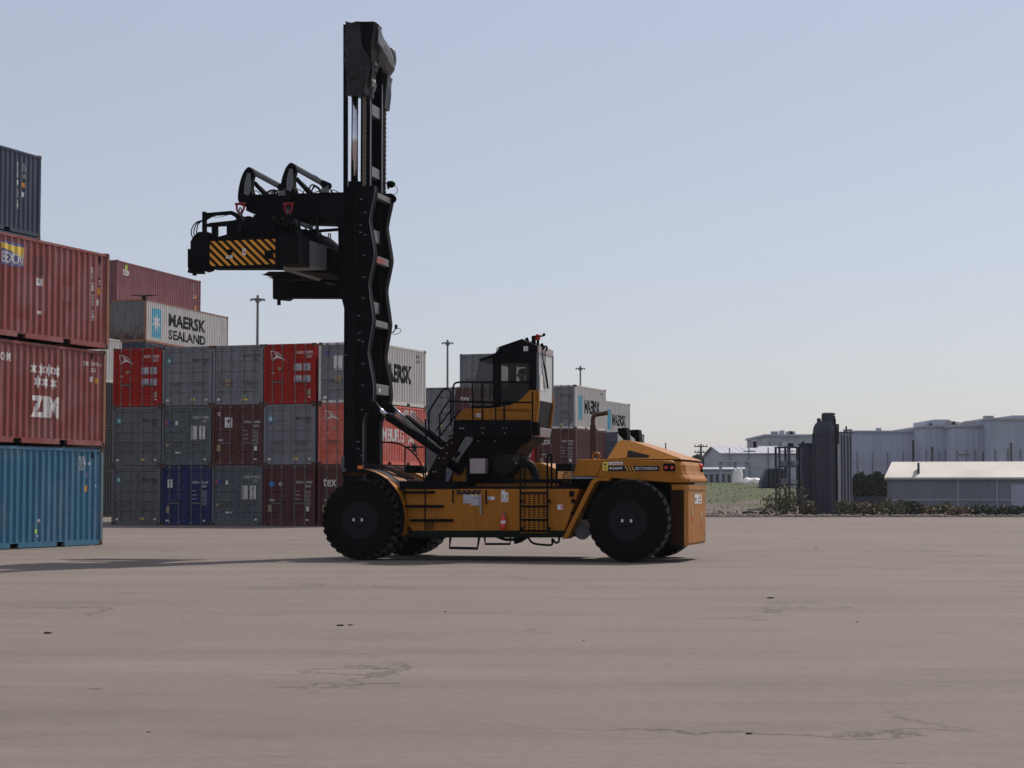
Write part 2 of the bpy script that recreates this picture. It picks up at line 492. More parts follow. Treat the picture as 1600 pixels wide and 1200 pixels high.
def m_door(s, H):
    def f():
        mb = MB(); x0, x1 = (.125, CW/2-.008) if s == 0 else (CW/2+.008, CW-.125)
        z0, z1 = .145, H-.115
        # door leaf: flat rim with recessed horizontal panels
        bands = 5; q = (z1-z0-.12)/bands
        V = [(x0, .045, z0), (x1, .045, z0), (x1, .045, z1), (x0, .045, z1)]
        prof = [(z0, .045)]
        for i in range(bands):
            a = z0+.06+q*i
            prof += [(a+q*.10, .045), (a+q*.16, .078), (a+q*.80, .078), (a+q*.86, .045)]
        prof.append((z1, .045))
        xi0, xi1 = x0+.07, x1-.07
        for i in range(len(prof)-1):
            (za, ya), (zb, yb) = prof[i], prof[i+1]
            mb.add([(xi0, ya, za), (xi1, ya, za), (xi1, yb, zb), (xi0, yb, zb)], [(0,1,2,3)])
            for (xa, xb, xe) in ((x0, xi0, xi0), (xi1, x1, xi1)):
                mb.add([(xa, .045, za), (xb, .045, za), (xb, .045, zb), (xa, .045, zb)], [(0,1,2,3)])
                mb.add([(xe, .045, za), (xe, ya, za), (xe, yb, zb), (xe, .045, zb)], [(0,1,2,3)])
        mb.m = 1
        mb.box(x0-.012, x1+.006 if s == 0 else x1+.012, .082, .10, z0-.02, z1+.02)
        mb.m = 0
        for k in range(4):                                      # hinges
            z = z0+.25+k*(z1-z0-.5)/3; x = x0-.03 if s == 0 else x1+.03
            mb.box(x-.05, x+.05, .02, .045, z-.035, z+.035)
        return mb.mesh('door')
    return cmesh(('door', s, H), f)
def m_bar(H):
    def f():
        mb = MB(); mb.tube([(0, .005, .05), (0, .005, H-.05)], .017, 8)
        for z in (.09, H-.07): mb.box(-.05, .05, -.012, .03, z-.04, z+.04)
        for z in (.5, .95, 1.55, 2.05): mb.box(-.035, .035, -.008, .047, z-.02, z+.02)
        mb.box(-.012, .012, -.03, -.018, .80, 1.0)
        mb.box(-.012, .34, -.036, -.020, .93, .965); mb.box(.30, .35, -.03, .045, .90, 1.0)
        return mb.mesh('locking_bar')
    return cmesh(('bar', H), f)

def container(X, Y, Z, deg, mat, label, L=6.06, H=CH, ends='door', side=None, group='stacked shipping containers', post=None, far='end', castm='cast', barm='bar', sidem=None, full=True):
    t = empty('shipping_container', (X, Y, Z), R(deg), label, 'container', group)
    m = MT[mat]
    obj('frame', m_frame(L, H), MT[post] if post else m, t)
    obj('side_panel', m_side(L, H), MT[sidem] if sidem else m, t)
    if full: obj('side_panel', m_side_far(L, H), m, t)
    obj('roof', m_roof(L, H), m, t)
    if L < 7: obj('fork_pocket', m_pockets(L), MT['hole'], t)
    obj('end_wall', m_end(L, H, L, -1), m, t)
    if ends == 'door':
        for s in (0, 1): obj('door', m_door(s, H), [m, MT['gasket']], t)
        for x in (.42, .88, 1.50, 1.98):
            o = obj('locking_bar', m_bar(H), MT[barm], t); o.location.x = x
            if x in (.88, 1.98): o.scale.x = -1
    else:
        obj('end_wall', m_end(L, H, 0, 1), MT[ends], t)
    for x in (0, CW-.162):
        for y in (0, L-.178):
            for z in (0, H-.118):
                if not full and (x == 0 and y > 1): continue
                o = obj('corner_casting', m_cast(), [MT[castm], MT['hole']], t); o.location = (x, y, z)
    return t

INK = ['ink_w', 'ink_k', 'ink_teal', 'ink_sky', 'ink_or_', 'ink_bl', 'ink_rd', 'ink_lime', 'ink_pink', 'ink_tan', 'ink_gr', 'ink_lb', 'ink_ye', 'ink_lav', 'ink_sh', 'ink_pt', 'ink_pl']
INKM = [MT[i] for i in INK]
def I(k): return INK.index('ink_'+k)

# ------------------------------------------------------------------ ground
def ground_point(px, py, z=0):
    o, d = WF.ray(px, py); t = (z-o.z)/d.z; return o+d*t
def terrain(X, Y):
    def sm(t): t = max(0, min(1, t)); return t*t*(3-2*t)
    h = 2.15*sm((Y-113)/48)*(1-sm((X-20)/10))*sm((X-7.5)/3)
    if h > .02: h += .18*noise.noise((X*.3, Y*.15, 0))*min(1, h)
    return h+.012
def mat_yard():
    m, nt, b = newmat('worn_concrete')
    c = coords(nt, rnd=False); cw = coords(nt, (.22, 1, 1), rnd=False)
    big = tex_noise(nt, c, .045, 5, .6); mid = tex_noise(nt, cw, .55, 7, .68); fine = tex_noise(nt, c, 9, 9, .8); grit = tex_noise(nt, c, 55, 4, .8)
    k = mix(nt, ramp(nt, big, [(.35, 0), (.65, 1)]), (0.1830, 0.1514, 0.1296), (0.2141, 0.1798, 0.1528))
    k = mix(nt, ramp(nt, mid, [(.50, 0), (.64, .40)]), k, (0.1116, 0.0966, 0.0880))
    k = mix(nt, ramp(nt, mid, [(.30, .5), (.44, 0)]), k, (0.2677, 0.2319, 0.1991))
    k = mix(nt, ramp(nt, fine, [(.35, .5), (.6, 0)]), k, (0.1295, 0.1089, 0.0925))
    k = mix(nt, ramp(nt, grit, [(.62, 0), (.74, .55)]), k, (0.3034, 0.2744, 0.2407))
    k = mix(nt, ramp(nt, grit, [(.26, .6), (.36, 0)]), k, (0.0714, 0.0615, 0.0555))
    # meandering cracks and tar seams
    wob = N(nt, 'ShaderNodeTexNoise'); wob.inputs['Scale'].default_value = .35; wob.inputs['Detail'].default_value = 7; wob.inputs['Roughness'].default_value = .65
    nt.links.new(c, wob.inputs['Vector'])
    sc = N(nt, 'ShaderNodeVectorMath', operation='SCALE'); sc.inputs['Scale'].default_value = 4.5; nt.links.new(wob.outputs['Color'], sc.inputs[0])
    ad = N(nt, 'ShaderNodeVectorMath', operation='ADD'); nt.links.new(c, ad.inputs[0]); nt.links.new(sc.outputs[0], ad.inputs[1])
    vo = N(nt, 'ShaderNodeTexVoronoi', feature='DISTANCE_TO_EDGE'); vo.inputs['Scale'].default_value = .14; nt.links.new(ad.outputs[0], vo.inputs['Vector'])
    cr = ramp(nt, vo.outputs['Distance'], [(.0, 1), (.009, 0)])
    gate = ramp(nt, tex_noise(nt, c, .12, 3), [(.50, 0), (.57, .7)])
    mm = N(nt, 'ShaderNodeMath', operation='MULTIPLY'); nt.links.new(cr, mm.inputs[0]); nt.links.new(gate, mm.inputs[1])
    k = mix(nt, mm.outputs[0], k, (0.0446, 0.0397, 0.0370))
    # rubbed tyre sweeps: long thin bands
    cs = coords(nt, (.10, .55, 1), rnd=False)
    sw = tex_noise(nt, cs, 1.1, 6, .7)
    k = mix(nt, ramp(nt, sw, [(.58, 0), (.68, .22)]), k, (0.0893, 0.0804, 0.0741))
    ce = coords(nt, (.26, .55, 1), rnd=False); pa = tex_noise(nt, ce, 1.9, 8, .72)
    k = mix(nt, ramp(nt, pa, [(.57, 0), (.65, .22)]), k, (0.2215, 0.2043, 0.1823))
    k = mix(nt, ramp(nt, pa, [(.36, .3), (.42, 0)]), k, (0.0941, 0.0841, 0.0753))
    sp_ = tex_noise(nt, coords(nt, (.45, 1.3, 1), rnd=False), 1.7, 3, .6)
    k = mix(nt, ramp(nt, sp_, [(.715, 0), (.735, .75)]), k, (0.0539, 0.0475, 0.0421))
    sp2 = tex_noise(nt, coords(nt, (.5, 1.0, 1), rnd=False), 6.5, 3, .6)
    k = mix(nt, ramp(nt, sp2, [(.73, 0), (.75, .7)]), k, (0.0539, 0.0475, 0.0421))
    nt.links.new(k, b.inputs['Base Color']); b.inputs['Roughness'].default_value = .9; b.inputs['Specular IOR Level'].default_value = .25
    mx = N(nt, 'ShaderNodeMath', operation='SUBTRACT'); nt.links.new(fine, mx.inputs[0]); nt.links.new(mm.outputs[0], mx.inputs[1])
    bump(nt, b, mx.outputs[0], .012, .55)
    return m
MT['yard'] = mat_yard()
mb = MB(); mb.add([(-1500, -60, 0), (1500, -60, 0), (1500, 4000, 0), (-1500, 4000, 0)], [(0,1,2,3)])
g = mb.build('ground', MT['yard']); tag(g, kind='structure')

def mat_field():
    m, nt, b = newmat('rough_grass_and_dirt')
    c = coords(nt, rnd=False); n1 = tex_noise(nt, c, .18, 6, .65); n2 = tex_noise(nt, c, 1.6, 8, .75); n3 = tex_noise(nt, coords(nt, (.3,1,1), rnd=False), .5, 6, .7)
    grass = mix(nt, ramp(nt, n2, [(.35, 0), (.7, 1)]), (.032, .052, .012), (.075, .095, .028))
    grass = mix(nt, ramp(nt, n3, [(.5, 0), (.66, .7)]), grass, (.11, .095, .05))
    dirt = mix(nt, ramp(nt, n2, [(.35, 0), (.7, 1)]), (.07, .055, .042), (.19, .15, .12))
    sx = N(nt, 'ShaderNodeSeparateXYZ'); nt.links.new(c, sx.inputs[0])
    a = N(nt, 'ShaderNodeMath', operation='MULTIPLY_ADD'); nt.links.new(sx.outputs['Y'], a.inputs[0]); a.inputs[1].default_value = .05; a.inputs[2].default_value = -6.3
    s2 = N(nt, 'ShaderNodeMath', operation='ADD'); nt.links.new(a.outputs[0], s2.inputs[0])
    n4 = N(nt, 'ShaderNodeMath', operation='MULTIPLY_ADD'); nt.links.new(n1, n4.inputs[0]); n4.inputs[1].default_value = 2.2; n4.inputs[2].default_value = -1.1
    nt.links.new(n4.outputs[0], s2.inputs[1])
    nt.links.new(mix(nt, ramp(nt, s2.outputs[0], [(.0, 0), (.35, 1)]), dirt, grass), b.inputs['Base Color'])
    b.inputs['Roughness'].default_value = .95; bump(nt, b, n2, .12, .8)
    return m
MT['field'] = mat_field()
mb = MB(); nx, ny = 90, 90
xs = [8+(i/nx)**1.4*112 for i in range(nx+1)]; ys = [110.4+(j/ny)**1.6*330 for j in range(ny+1)]
mb.add([(x, y+(.35*noise.noise((x*.8, 0, 3)) if j == 0 else 0), terrain(x, y)) for j, y in enumerate(ys) for x in xs],
       [(j*(nx+1)+i, j*(nx+1)+i+1, (j+1)*(nx+1)+i+1, (j+1)*(nx+1)+i) for j in range(ny) for i in range(nx)])
g = mb.build('terrain', MT['field'], smooth=True); tag(g, kind='structure')

# ------------------------------------------------------------------ containers
YAW = -19.8
ca, sa = math.cos(R(-YAW)), math.sin(R(-YAW))
def origin_from_corner(cx, cy, x, y, deg=YAW):
    v = Matrix.Rotation(R(deg), 3, 'Z') @ Vector((x, y, 0)); return cx-v.x, cy-v.y
def rows_txt(lines, x, z, h, gap, wd, mi):
    out = []
    for i, s in enumerate(lines):
        out.append((fit_text(s, wd*len(s)/14, h), x, z-i*gap, mi))
    return out
SPEC = ['MAX.GROSS', '30480 KGS', 'TARE', '2230 KGS', 'NET', '28250 KGS', 'CU.CAP.']
def door_serial(n1, n2, code, x, z, mi, h=.115):
    return [(fit_text(n1, .36, h, .01), x, z, mi), (fit_text(n2, .44, h, .01), x+.42, z, mi), (fit_text(code, .26, h, .01), x+.46, z-.17, mi)]
def door_spec(x, z, mi, n=5):
    o = []
    for i in range(n):
        o.append((fit_text(['MAX.WT.', 'TARE', 'NET', 'CU.CAP', 'TYPE'][i % 5], .22, .05), x, z-i*.17, mi))
        o.append((fit_text(['30480 KG', '2230 KG', '28250 KG', '33.2 CBM', '1CC'][i % 5], .30, .05), x+.42, z-i*.17, mi))
        o.append((fit_text(['67200 LB', '4920 LB', '62280 LB', '1172 CFT', '22G1'][i % 5], .30, .05), x+.42, z-.075-i*.17, mi))
    return o
def door_hs(n2):
    o = [([(v[0]*.42, v[1]*.42) for v in kite()[0]], 0)]
    o = [(([(v[0]*.42, v[1]*.42) for v in kite()[0]], kite()[1]), .30, 1.86, I('w'))]
    o += door_serial('SUDU', n2, '22G1', 1.53, 2.14, I('w'), .12)
    for (x, wd) in ((1.42, .36), (1.86, .33)):
        for z in (1.42, .92):
            o.append((rect(wd, .30), x, z, I('sh')))
            for r in range(4): o.append((fit_text('300 480 KG', wd*.8, .035), x+.03, z+.04+r*.065, I('gr')))
    o += [(disc(.075), .72, 1.52, I('tan')), (rect(.12, .05), .36, 1.32, I('w')), (rect(.15, .25), 2.06, .38, I('tan')), (rect(.12, .05), 2.08, .27, I('w'))]
    return o
def door_m(n1, n2, logo='teal', mark='k', sticker=True):
    o = []
    if logo:
        s = .27 if logo == 'teal' else .26
        o += [(rect(s, s), .21, 1.84, I(logo)), (star(7, .10, .045), .21+s/2, 1.84+s/2, I('w'))]
        if logo == 'sky': o.append((fit_text('MAERSK', .26, .035, .01), .21, 1.78, I('k')))
    o += door_serial(n1, n2, '22G1', 1.48, 1.93, I(mark), .10)
    o += door_spec(1.50, 1.62, I('gr') if mark == 'k' else I(mark), 4)
    o += [(fit_text('CAUTION', .30, .05, .01), 1.5, .62, I(mark)), (fit_text('9\' 6" HIGH', .34, .05, .01), 1.92, .62, I(mark)),
          (fit_text('CAUTION', .26, .04, .01), .22, .64, I(mark)), (fit_text('NO HOOKS', .26, .04, .01), .62, .62, I(mark))]
    if sticker: o += [(rect(.20, .09), 1.42, .22, I('ye')), (rect(.13, .09), .20, .20, I('w')), (rect(.12, .07), 2.1, .22, I('w'))]
    return o
def door_label(n1, n2, logo=True):
    o = []
    if logo: o += [(rect(.22, .16), .22, 1.78, I('bl')), (rect(.08, .20), .17, 1.76, I('rd')), (rect(.12, .17), .66, 1.76, I('w'))]
    o += door_serial(n1, n2, '22G1', 1.47, 2.02, I('w'), .11)
    for x in (1.44, 1.84):
        o.append((rect(.28, .58), x, 1.13, I('w')))
        for r in range(8): o.append((fit_text('30480 KG' if r % 2 else 'MAX GROSS', .22, .035), x+.03, 1.16+r*.068, I('gr')))
    o += [(rect(.30, .07), .66, .52, I('w')), (rect(.14, .12), .2, .82, I('tan')), (rect(.12, .07), 2.05, .22, I('w'))]
    return o
def door_brown(n1, n2, kind='square'):
    o = []
    if kind == 'square':
        o += [(disc(.085), .33, 2.21, I('w')), (disc(.05), .33, 2.21, I('rd')), (rect(.36, .44), .60, 1.62, I('w')),
              (star(3, .12, .05, -math.pi/2), .78, 1.90, I('k')), (rect(.26, .03), .65, 1.68, I('gr')), (rect(.03, .16), .765, 1.76, I('k'))]
    elif kind == 'globe':
        o += [(disc(.13), .40, 1.78, I('lb')), (disc(.085), .82, 1.78, I('w')), (disc(.045), .82, 1.78, I('gr'))]
    elif kind == 'tex':
        o += [(fit_text('tex', .60, .36, .01), .24, 1.66, I('w'))]
    o += door_serial(n1, n2, '22G1', 1.52, 1.80, I('w'), .10)+door_spec(1.50, 1.45, I('w'), 4)
    o += [(rect(.18, .28), .22, .60, I('tan')), (rect(.14, .20), 2.02, .62, I('w')), (rect(.22, .06), .3, 1.05, I('w')), (rect(.14, .06), 2.0, .22, I('w'))]
    return o
def door_navy():
    return [(rect(.24, .36), .30, 1.62, I('w')), (fit_text('T', .12, .14, .01), .36, 1.76, I('k')), (fit_text('USE', .13, .05), .78, 1.82, I('w'))]+\
        door_serial('WSDU', '226 665', '22G1', 1.50, 1.80, I('w'), .11)+door_spec(1.52, 1.45, I('w'), 4)+\
        [(rect(.16, .30), .24, .52, I('tan')), (rect(.18, .07), .22, .16, I('w')), (rect(.12, .07), 2.05, .16, I('w'))]
def door_plain(n1, n2):
    return door_serial(n1, n2, '22G1', 1.45, 2.08, I('k'), .10)+[(rect(.34, .42), .62, 1.48, I('gr')), (rect(.30, .30), .60, .82, I('tan')),
        (rect(.14, .10), .22, .20, I('w')), (rect(.26, .08), 1.42, .2, I('ye')), (rect(.10, .07), 1.45, .34, I('w'))]+door_spec(1.5, 1.05, I('gr'), 3)+\
        [(fit_text('CAUTION', .30, .05, .01), 1.5, .55, I('k')), (fit_text('CAUTION', .26, .05, .01), .22, .55, I('k'))]

def stack_label(**k): return k
# ---- near stack on the left, side walls towards us
cx, cy = ground_point(160, 851.5)[:2]
ox, oy = origin_from_corner(cx, cy, CW, 6.06)
NS = Frame(ox, oy, YAW)
NP = 2.635      # stacking pitch with the twistlock gap
def sp(px, py, tier): y, z = NS.x(px-(0, 2, 6)[tier], py, CW); return y, z-tier*NP
near = []
for k, (mt, lab, post) in enumerate([
        ('blue', 'sea blue container on the ground at the bottom of the near left stack', 'blue'),
        ('oxide', 'dull red container with seven white stars over bold white letters in the near left stack', 'post_rust'),
        ('oxide2', 'dull red container with a purple and yellow logo, topmost of the near left stack', 'post_rust')]):
    near.append(container(ox+(0, .04, .10)[k], oy, k*NP, YAW, mt, lab, post=None, ends='door', group=None, castm='cast'))
    o = MB().box(CW-.108, CW+.003, 6.06-.112, 6.063, .12, CH-.12).build('corner_post', MT['post_rust'] if k else paint('chipped_blue_post', (.10, .17, .20), .9, .3, .6, rustcol=(.22,.09,.04)), near[-1])
t = near[0]
items = []
def rt(tier, px0, py1, px1, py0, geo, mi):     # a rectangle in photo pixels -> place on the side wall
    y0, z0 = sp(px0, py1, tier); y1, z1 = sp(px1, py0, tier)
    ym, zm = sp((px0+px1)/2, py0, tier)[0], None
    wd = y1-y0; ht = (sp(px0, py0, tier)[1]-z0)
    items.append((geo(wd, ht), y0, z0, mi))
T = lambda s, b=.012: (lambda wd, ht: fit_text(s, wd, ht, b))
RC = lambda wd, ht: rect(wd, ht)
rt(0, 124, 719.5, 133.5, 713, T('PGIU'), I('w')); rt(0, 124, 727, 136, 720.5, T('3395'), I('w')); rt(0, 138.5, 727, 142, 721, T('6'), I('w')); rt(0, 124.5, 734.5, 132, 728, T('2G1'), I('w'))
rt(0, 134.5, 747, 138.8, 737, RC, I('lav')); rt(0, 133.8, 768, 137.8, 758.5, RC, I('or_')); rt(0, 149.5, 761, 152, 757, RC, I('w'))
rt(0, 55, 833.5, 59, 827, RC, I('lime')); rt(0, 61, 816, 64, 811, RC, I('w')); rt(0, 60, 839, 62, 836, RC, I('w')); rt(0, 145, 716, 147.5, 707, RC, I('k'))
side_marks(items, 6.06, .14, CW-.012, 'lettering', INKM, t)
items = []; t = near[1]
for i, (px, py) in enumerate([(54, 576), (66, 577.5), (78, 578.5), (90, 580.5), (60, 596), (72, 597.5), (84, 599)]):
    y, z = sp(px, py, 1); items.append((star(6, .18, .09), y, z, I('w')))
rt(1, 48, 651, 93.5, 617, T('ZIM', .05), I('w'))
rt(1, -32, 559, 18.5, 545, T('ZIM.COM', .02), I('w'))
rt(1, 131.5, 571, 140, 564, T('ZMU'), I('w')); rt(1, 142.5, 572, 153.5, 565.5, T('3199'), I('w')); rt(1, 157.5, 573, 159.5, 568, T('8'), I('w')); rt(1, 142.5, 581, 151, 575, T('2G1'), I('w'))
rt(1, 141.6, 597, 144.6, 588.5, RC, I('w')); rt(1, 150, 599, 153, 590, RC, I('or_')); rt(1, 143, 560, 146, 552, RC, I('k'))
side_marks(items, 6.06, .14, CW-.012, 'lettering', INKM, t)
items = []; t = near[2]
rt(2, 3.5, 412, 37.5, 375, RC, I('lav'))
rt(2, 50, 428, 74, 399, RC, I('pt')); rt(2, 96, 470, 118, 446, RC, I('pl')); rt(2, 20, 520, 46, 497, RC, I('pl'))
l2 = []
y0, z0 = sp(3.5, 410, 2); y1, _ = sp(37.5, 410, 2); zt = sp(3.5, 374, 2)[1]; W_, H_ = y1-y0, zt-z0
side_marks(items, 6.06, .14, CW-.012, 'emblem_panel', INKM, t)
items = [(([(0, .66), (.35, .60), (1, .34), (1, .84), (.5, .84), (0, .90)], [(0,1,2,3,4,5)]), 0, 0, I('ye'))]
items = [(([(a*W_, b*H_) for a, b in items[0][0][0]], items[0][0][1]), y0, z0, I('ye'))]
o = side_marks(items, 6.06, .14, CW-.009, 'emblem_wave', INKM, t)
items = [(fit_text('BEXON', W_*.96, H_*.50, .02), y0+W_*.02, z0+.02, I('w'))]
side_marks(items, 6.06, .14, CW-.006, 'emblem_lettering', INKM, t)
items = []
rt(2, 57, 445.5, 67, 434, RC, I('w')); rt(2, 59, 490, 65.5, 485, RC, I('w')); rt(2, 154.5, 460, 157.5, 449, RC, I('or_')); rt(2, 153.5, 477, 156, 468, RC, I('w')); rt(2, 156.5, 411, 158.5, 401, RC, I('k'))
for i, ch in enumerate('BEXU 311 0042 2210'):
    if ch != ' ': rt(2, 145.2, 421+i*4.7, 148.2, 417.4+i*4.7, T(ch), I('w'))
for i, ch in enumerate('CCLU 42'):
    if ch != ' ': rt(2, 155.5, 418.5+i*4.4, 158, 415.2+i*4.4, T(ch), I('w'))
side_marks(items, 6.06, .14, CW-.012, 'lettering', INKM, t)
items = [(disc(.06), *sp(62, 439, 2), I('gr'))]
side_marks(items, 6.06, .14, CW-.009, 'lettering', INKM, t)

# ---- stack behind it, only the navy box on top shows
cx2, cy2 = -16.6, 67.2
ox2, oy2 = origin_from_corner(cx2, cy2, CW, 6.06)
FN = Frame(ox2, oy2, YAW)
labs = ['slate container at ground level behind the near left stack', 'slate container second up behind the near left stack', 'slate container third up behind the near left stack',
        'dark container just under the navy one at the left edge']
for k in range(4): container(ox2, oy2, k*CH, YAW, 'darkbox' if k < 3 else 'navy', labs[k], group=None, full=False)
t = container(ox2, oy2, 4*CH, YAW, 'navy', H=2.9, label='navy container highest at the left edge of the picture', group=None)
items = []
def spn(px, py): y, z = FN.x(px, py, CW); return y, z-4*CH
for i, ch in enumerate('SEACUBE 117 COSU 2210'):
    y, z = spn(27, 253+i*3.5)
    if ch != ' ': items.append((fit_text(ch, .13, .06, .01), y, z-.05, I('w')))
for i, ch in enumerate('TGHU 22'):
    y, z = spn(37, 256+i*3.3)
    if ch != ' ': items.append((fit_text(ch, .13, .06, .01), y, z-.05, I('w')))
y, z = spn(35.5, 292); items.append((rect(.16, .16), y, z, I('or_'))); y, z = spn(35, 307); items.append((rect(.14, .16), y, z, I('w')))
side_marks(items, 6.06, .14, CW-.012, 'lettering', INKM, t)

# ---- row of door ends across the middle
P4 = (-10.66, 82.2)
def rowA(s, dy=0): return (P4[0]+s*ca+dy*sa, P4[1]-s*sa+dy*ca)
GA = 'containers in the row of door ends'
A = [
 (-7.42, [('grey2', 'dark grey container with a teal star logo, bottom left of the door row', lambda: door_m('MRKU', '190234')),
          ('grey2', 'grey container with a teal logo, middle of the leftmost column in the door row', lambda: door_m('MRKU', '283174')),
          ('red', 'signal red container with a white flag emblem, top left of the door row', lambda: door_hs('303853'))]),
 (-4.94, [('deepblue', 'deep blue container on the ground between two grey ones', door_navy),
          ('greygreen', 'green grey container with a red and blue sticker above the deep blue one', lambda: door_label('GCSU', '453985')),
          ('grey', 'light grey container with teal logo, top of the door row beside the left red one', lambda: door_m('MRKU', '301425'))]),
 (-2.46, [('greygreen', 'green grey container on the ground with two white label panels', lambda: door_label('GCSU', '509210')),
          ('brown', 'maroon container with a square white emblem, middle tier of the door row', lambda: door_brown('TEXU', '330887')),
          ('grey', 'plain grey container with a dark patch, top tier left of the second red one', lambda: door_plain('MSCU', '218103'))]),
 (.02, [('brown', 'maroon container with a round blue sticker at the bottom of its column', lambda: door_brown('TEXU', '309434', 'globe')),
          ('grey', 'grey container with a light blue star logo, middle tier of the door row', lambda: door_m('MSKU', '178429', 'sky')),
          ('red', 'signal red container with a white flag emblem, top tier nearer the mast', lambda: door_hs('309953'))]),
 (2.60, [('brown', 'maroon container with a large white three letter word beside the front wheel', lambda: door_brown('TEXU', '412005', 'tex')),
          ('redside', 'red container with white lettering on its sunlit side behind the mast', lambda: door_hs('318860')),
          ('white', 'off white container with black lettering on its sunlit side, behind the machine mast', lambda: door_m('MSKU', '226617', None))]),
]
for ci, (s, tiers) in enumerate(A):
    x, y = rowA(s)
    for k, (mt, lab, fn) in enumerate(tiers):
        post = None
        c = container(x, y, k*CH, YAW, mt, lab, group=GA, full=(ci == 4), barm='bar')
        if ci == 4 and k == 2:
            for d in c.children:
                if d.name.startswith('door'): d.material_slots[0].material = MT['grey']  # doors of the same box in darker grey: their shade put into the paint
            door_marks([(rect(.17, .17), .30, 2.06, I('bl')), (rect(.40, .60), .70, 1.42, I('w')), (fit_text('MAERSK', .38, .05, .01), .71, 1.45, I('k')), (rect(.30, .30), .74, .9, I('tan')), (rect(.16, .12), .22, .2, I('w'))], .038, 'lettering', INKM, c)
        else:
            door_marks(fn(), .038, 'lettering', INKM, c)
        if ci == 4 and k == 2:
            side_marks([(fit_text('MAERSK', 3.3, .82, .05), 1.15, .98, I('k')), (rect(.62, 1.3), .35, .7, I('sky')),
                        (fit_text('MSKU', .5, .13, .01), 4.9, 2.2, I('k')), (fit_text('22G1', .4, .13, .01), 4.95, 1.98, I('k'))], 6.06, .14, CW-.012, 'lettering', INKM, c)
        if ci == 4 and k == 1:
            kt = ([(v[0]*.55, v[1]*.75) for v in kite()[0]], kite()[1])
            side_marks([(fit_text('HAMBURG', 3.4, .58, .03), .25, 1.0, I('w')), (kt, 3.95, .85, I('w')), (fit_text('SUD', 1.3, .5, .03), 3.6, 1.95, I('w'))], 6.06, .14, CW-.012, 'lettering', INKM, c)
        if ci == 4 and k == 0:
            side_marks([(fit_text('tex', 1.3, .8, .02), 2.2, .9, I('w'))], 6.06, .14, CW-.012, 'lettering', INKM, c)
# dark column in the gap left of the row
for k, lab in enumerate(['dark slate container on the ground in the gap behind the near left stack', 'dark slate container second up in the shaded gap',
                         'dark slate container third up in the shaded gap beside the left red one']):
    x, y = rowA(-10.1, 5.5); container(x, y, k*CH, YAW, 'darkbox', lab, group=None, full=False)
# pale box above that gap
x, y = origin_from_corner(-22.9, 112.4, CW, 6.06)
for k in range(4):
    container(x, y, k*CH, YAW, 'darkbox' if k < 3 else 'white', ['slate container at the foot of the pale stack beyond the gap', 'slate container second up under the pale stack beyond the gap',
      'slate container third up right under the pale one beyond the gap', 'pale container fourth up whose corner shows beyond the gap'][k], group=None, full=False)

# ---- high stacks behind the row
D15 = -15.0
x, y = origin_from_corner(-21.81, 114, CW, 0, D15)
lab = ['dark slate container at the foot of the high stack', 'dark slate container second up in the high stack', 'dark slate container third up in the high stack']
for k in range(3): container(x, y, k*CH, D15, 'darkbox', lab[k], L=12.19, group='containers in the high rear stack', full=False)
c = container(x, y, 3*CH, D15, 'navy', 'navy container with small white side lettering under the rusting off white one', ends='navy', group='containers in the high rear stack', full=False)
side_marks([(fit_text('CRONOS CONTAINERS', 3.4, .18, .01), 1.6, 2.0, I('w'))], 6.06, .14, CW-.012, 'lettering', INKM, c)
fx, fy = Frame(x, y, D15).w(0, 6.13)[:2]
container(fx, fy, 3*CH, D15, 'white', 'off white container just beyond the navy one in the high rear stack', group='containers in the high rear stack', full=False)
c = container(x, y, 4*CH, D15, 'white', 'off white long container with two black words and a rusting end wall', L=12.19, ends='rustend', group='containers in the high rear stack', post='post_rust')
SF = Frame(x, y, D15)
def s5(px, py): a, b = SF.x(px, py, CW); return a, b-4*CH
a0, b0 = s5(238, 518); a1, _ = s5(252, 518); bt = s5(238, 481)[1]
side_marks([(rect(a1-a0, 1.75), a0, .38, I('sky'))], 12.19, .14, CW-.012, 'emblem_panel', INKM, c)
side_marks([(star(7, .62, .26), (a0+a1)/2, 1.26, I('w'))], 12.19, .14, CW-.009, 'emblem_star', INKM, c)
q0 = s5(264, 500)[0]; q1 = s5(322, 500)[0]
side_marks([(fit_text('MAERSK', q1-q0, .80, .04), q0, 1.22, I('k')), (fit_text('SEALAND', q1-q0, .60, .03), q0, .42, I('k'))]+
           [(fit_text(ch, .16, .10), 11.2, 2.2-i*.13, I('k')) for i, ch in enumerate('MAEU6204')], 12.19, .14, CW-.012, 'lettering', INKM, c)
# bird above its corner is left to the objects below
x, y = origin_from_corner(-23.95, 116, CW, 0, D15)
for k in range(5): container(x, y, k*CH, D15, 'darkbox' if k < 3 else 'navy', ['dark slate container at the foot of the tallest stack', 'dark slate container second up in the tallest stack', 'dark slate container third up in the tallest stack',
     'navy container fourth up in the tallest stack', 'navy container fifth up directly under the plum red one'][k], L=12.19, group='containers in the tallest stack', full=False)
c = container(x, y, 5*CH, D15, 'purple', 'plum red long container, highest of the tallest stack at the back left', L=12.19, group='containers in the tallest stack')
side_marks([(fit_text('tex', .9, .42, .02), .8, 1.75, I('w')), (disc(.16), 1.25, 2.25, I('lime'))]+
           [(fit_text(ch, .18, .10), 11.0, 2.2-i*.13, I('w')) for i, ch in enumerate('TEXU 421')]+[(rect(.2, .2), 11.35, 1.35, I('or_')), (rect(.2, .35), 11.3, .5, I('or_'))], 12.19, .14, CW-.012, 'lettering', INKM, c)

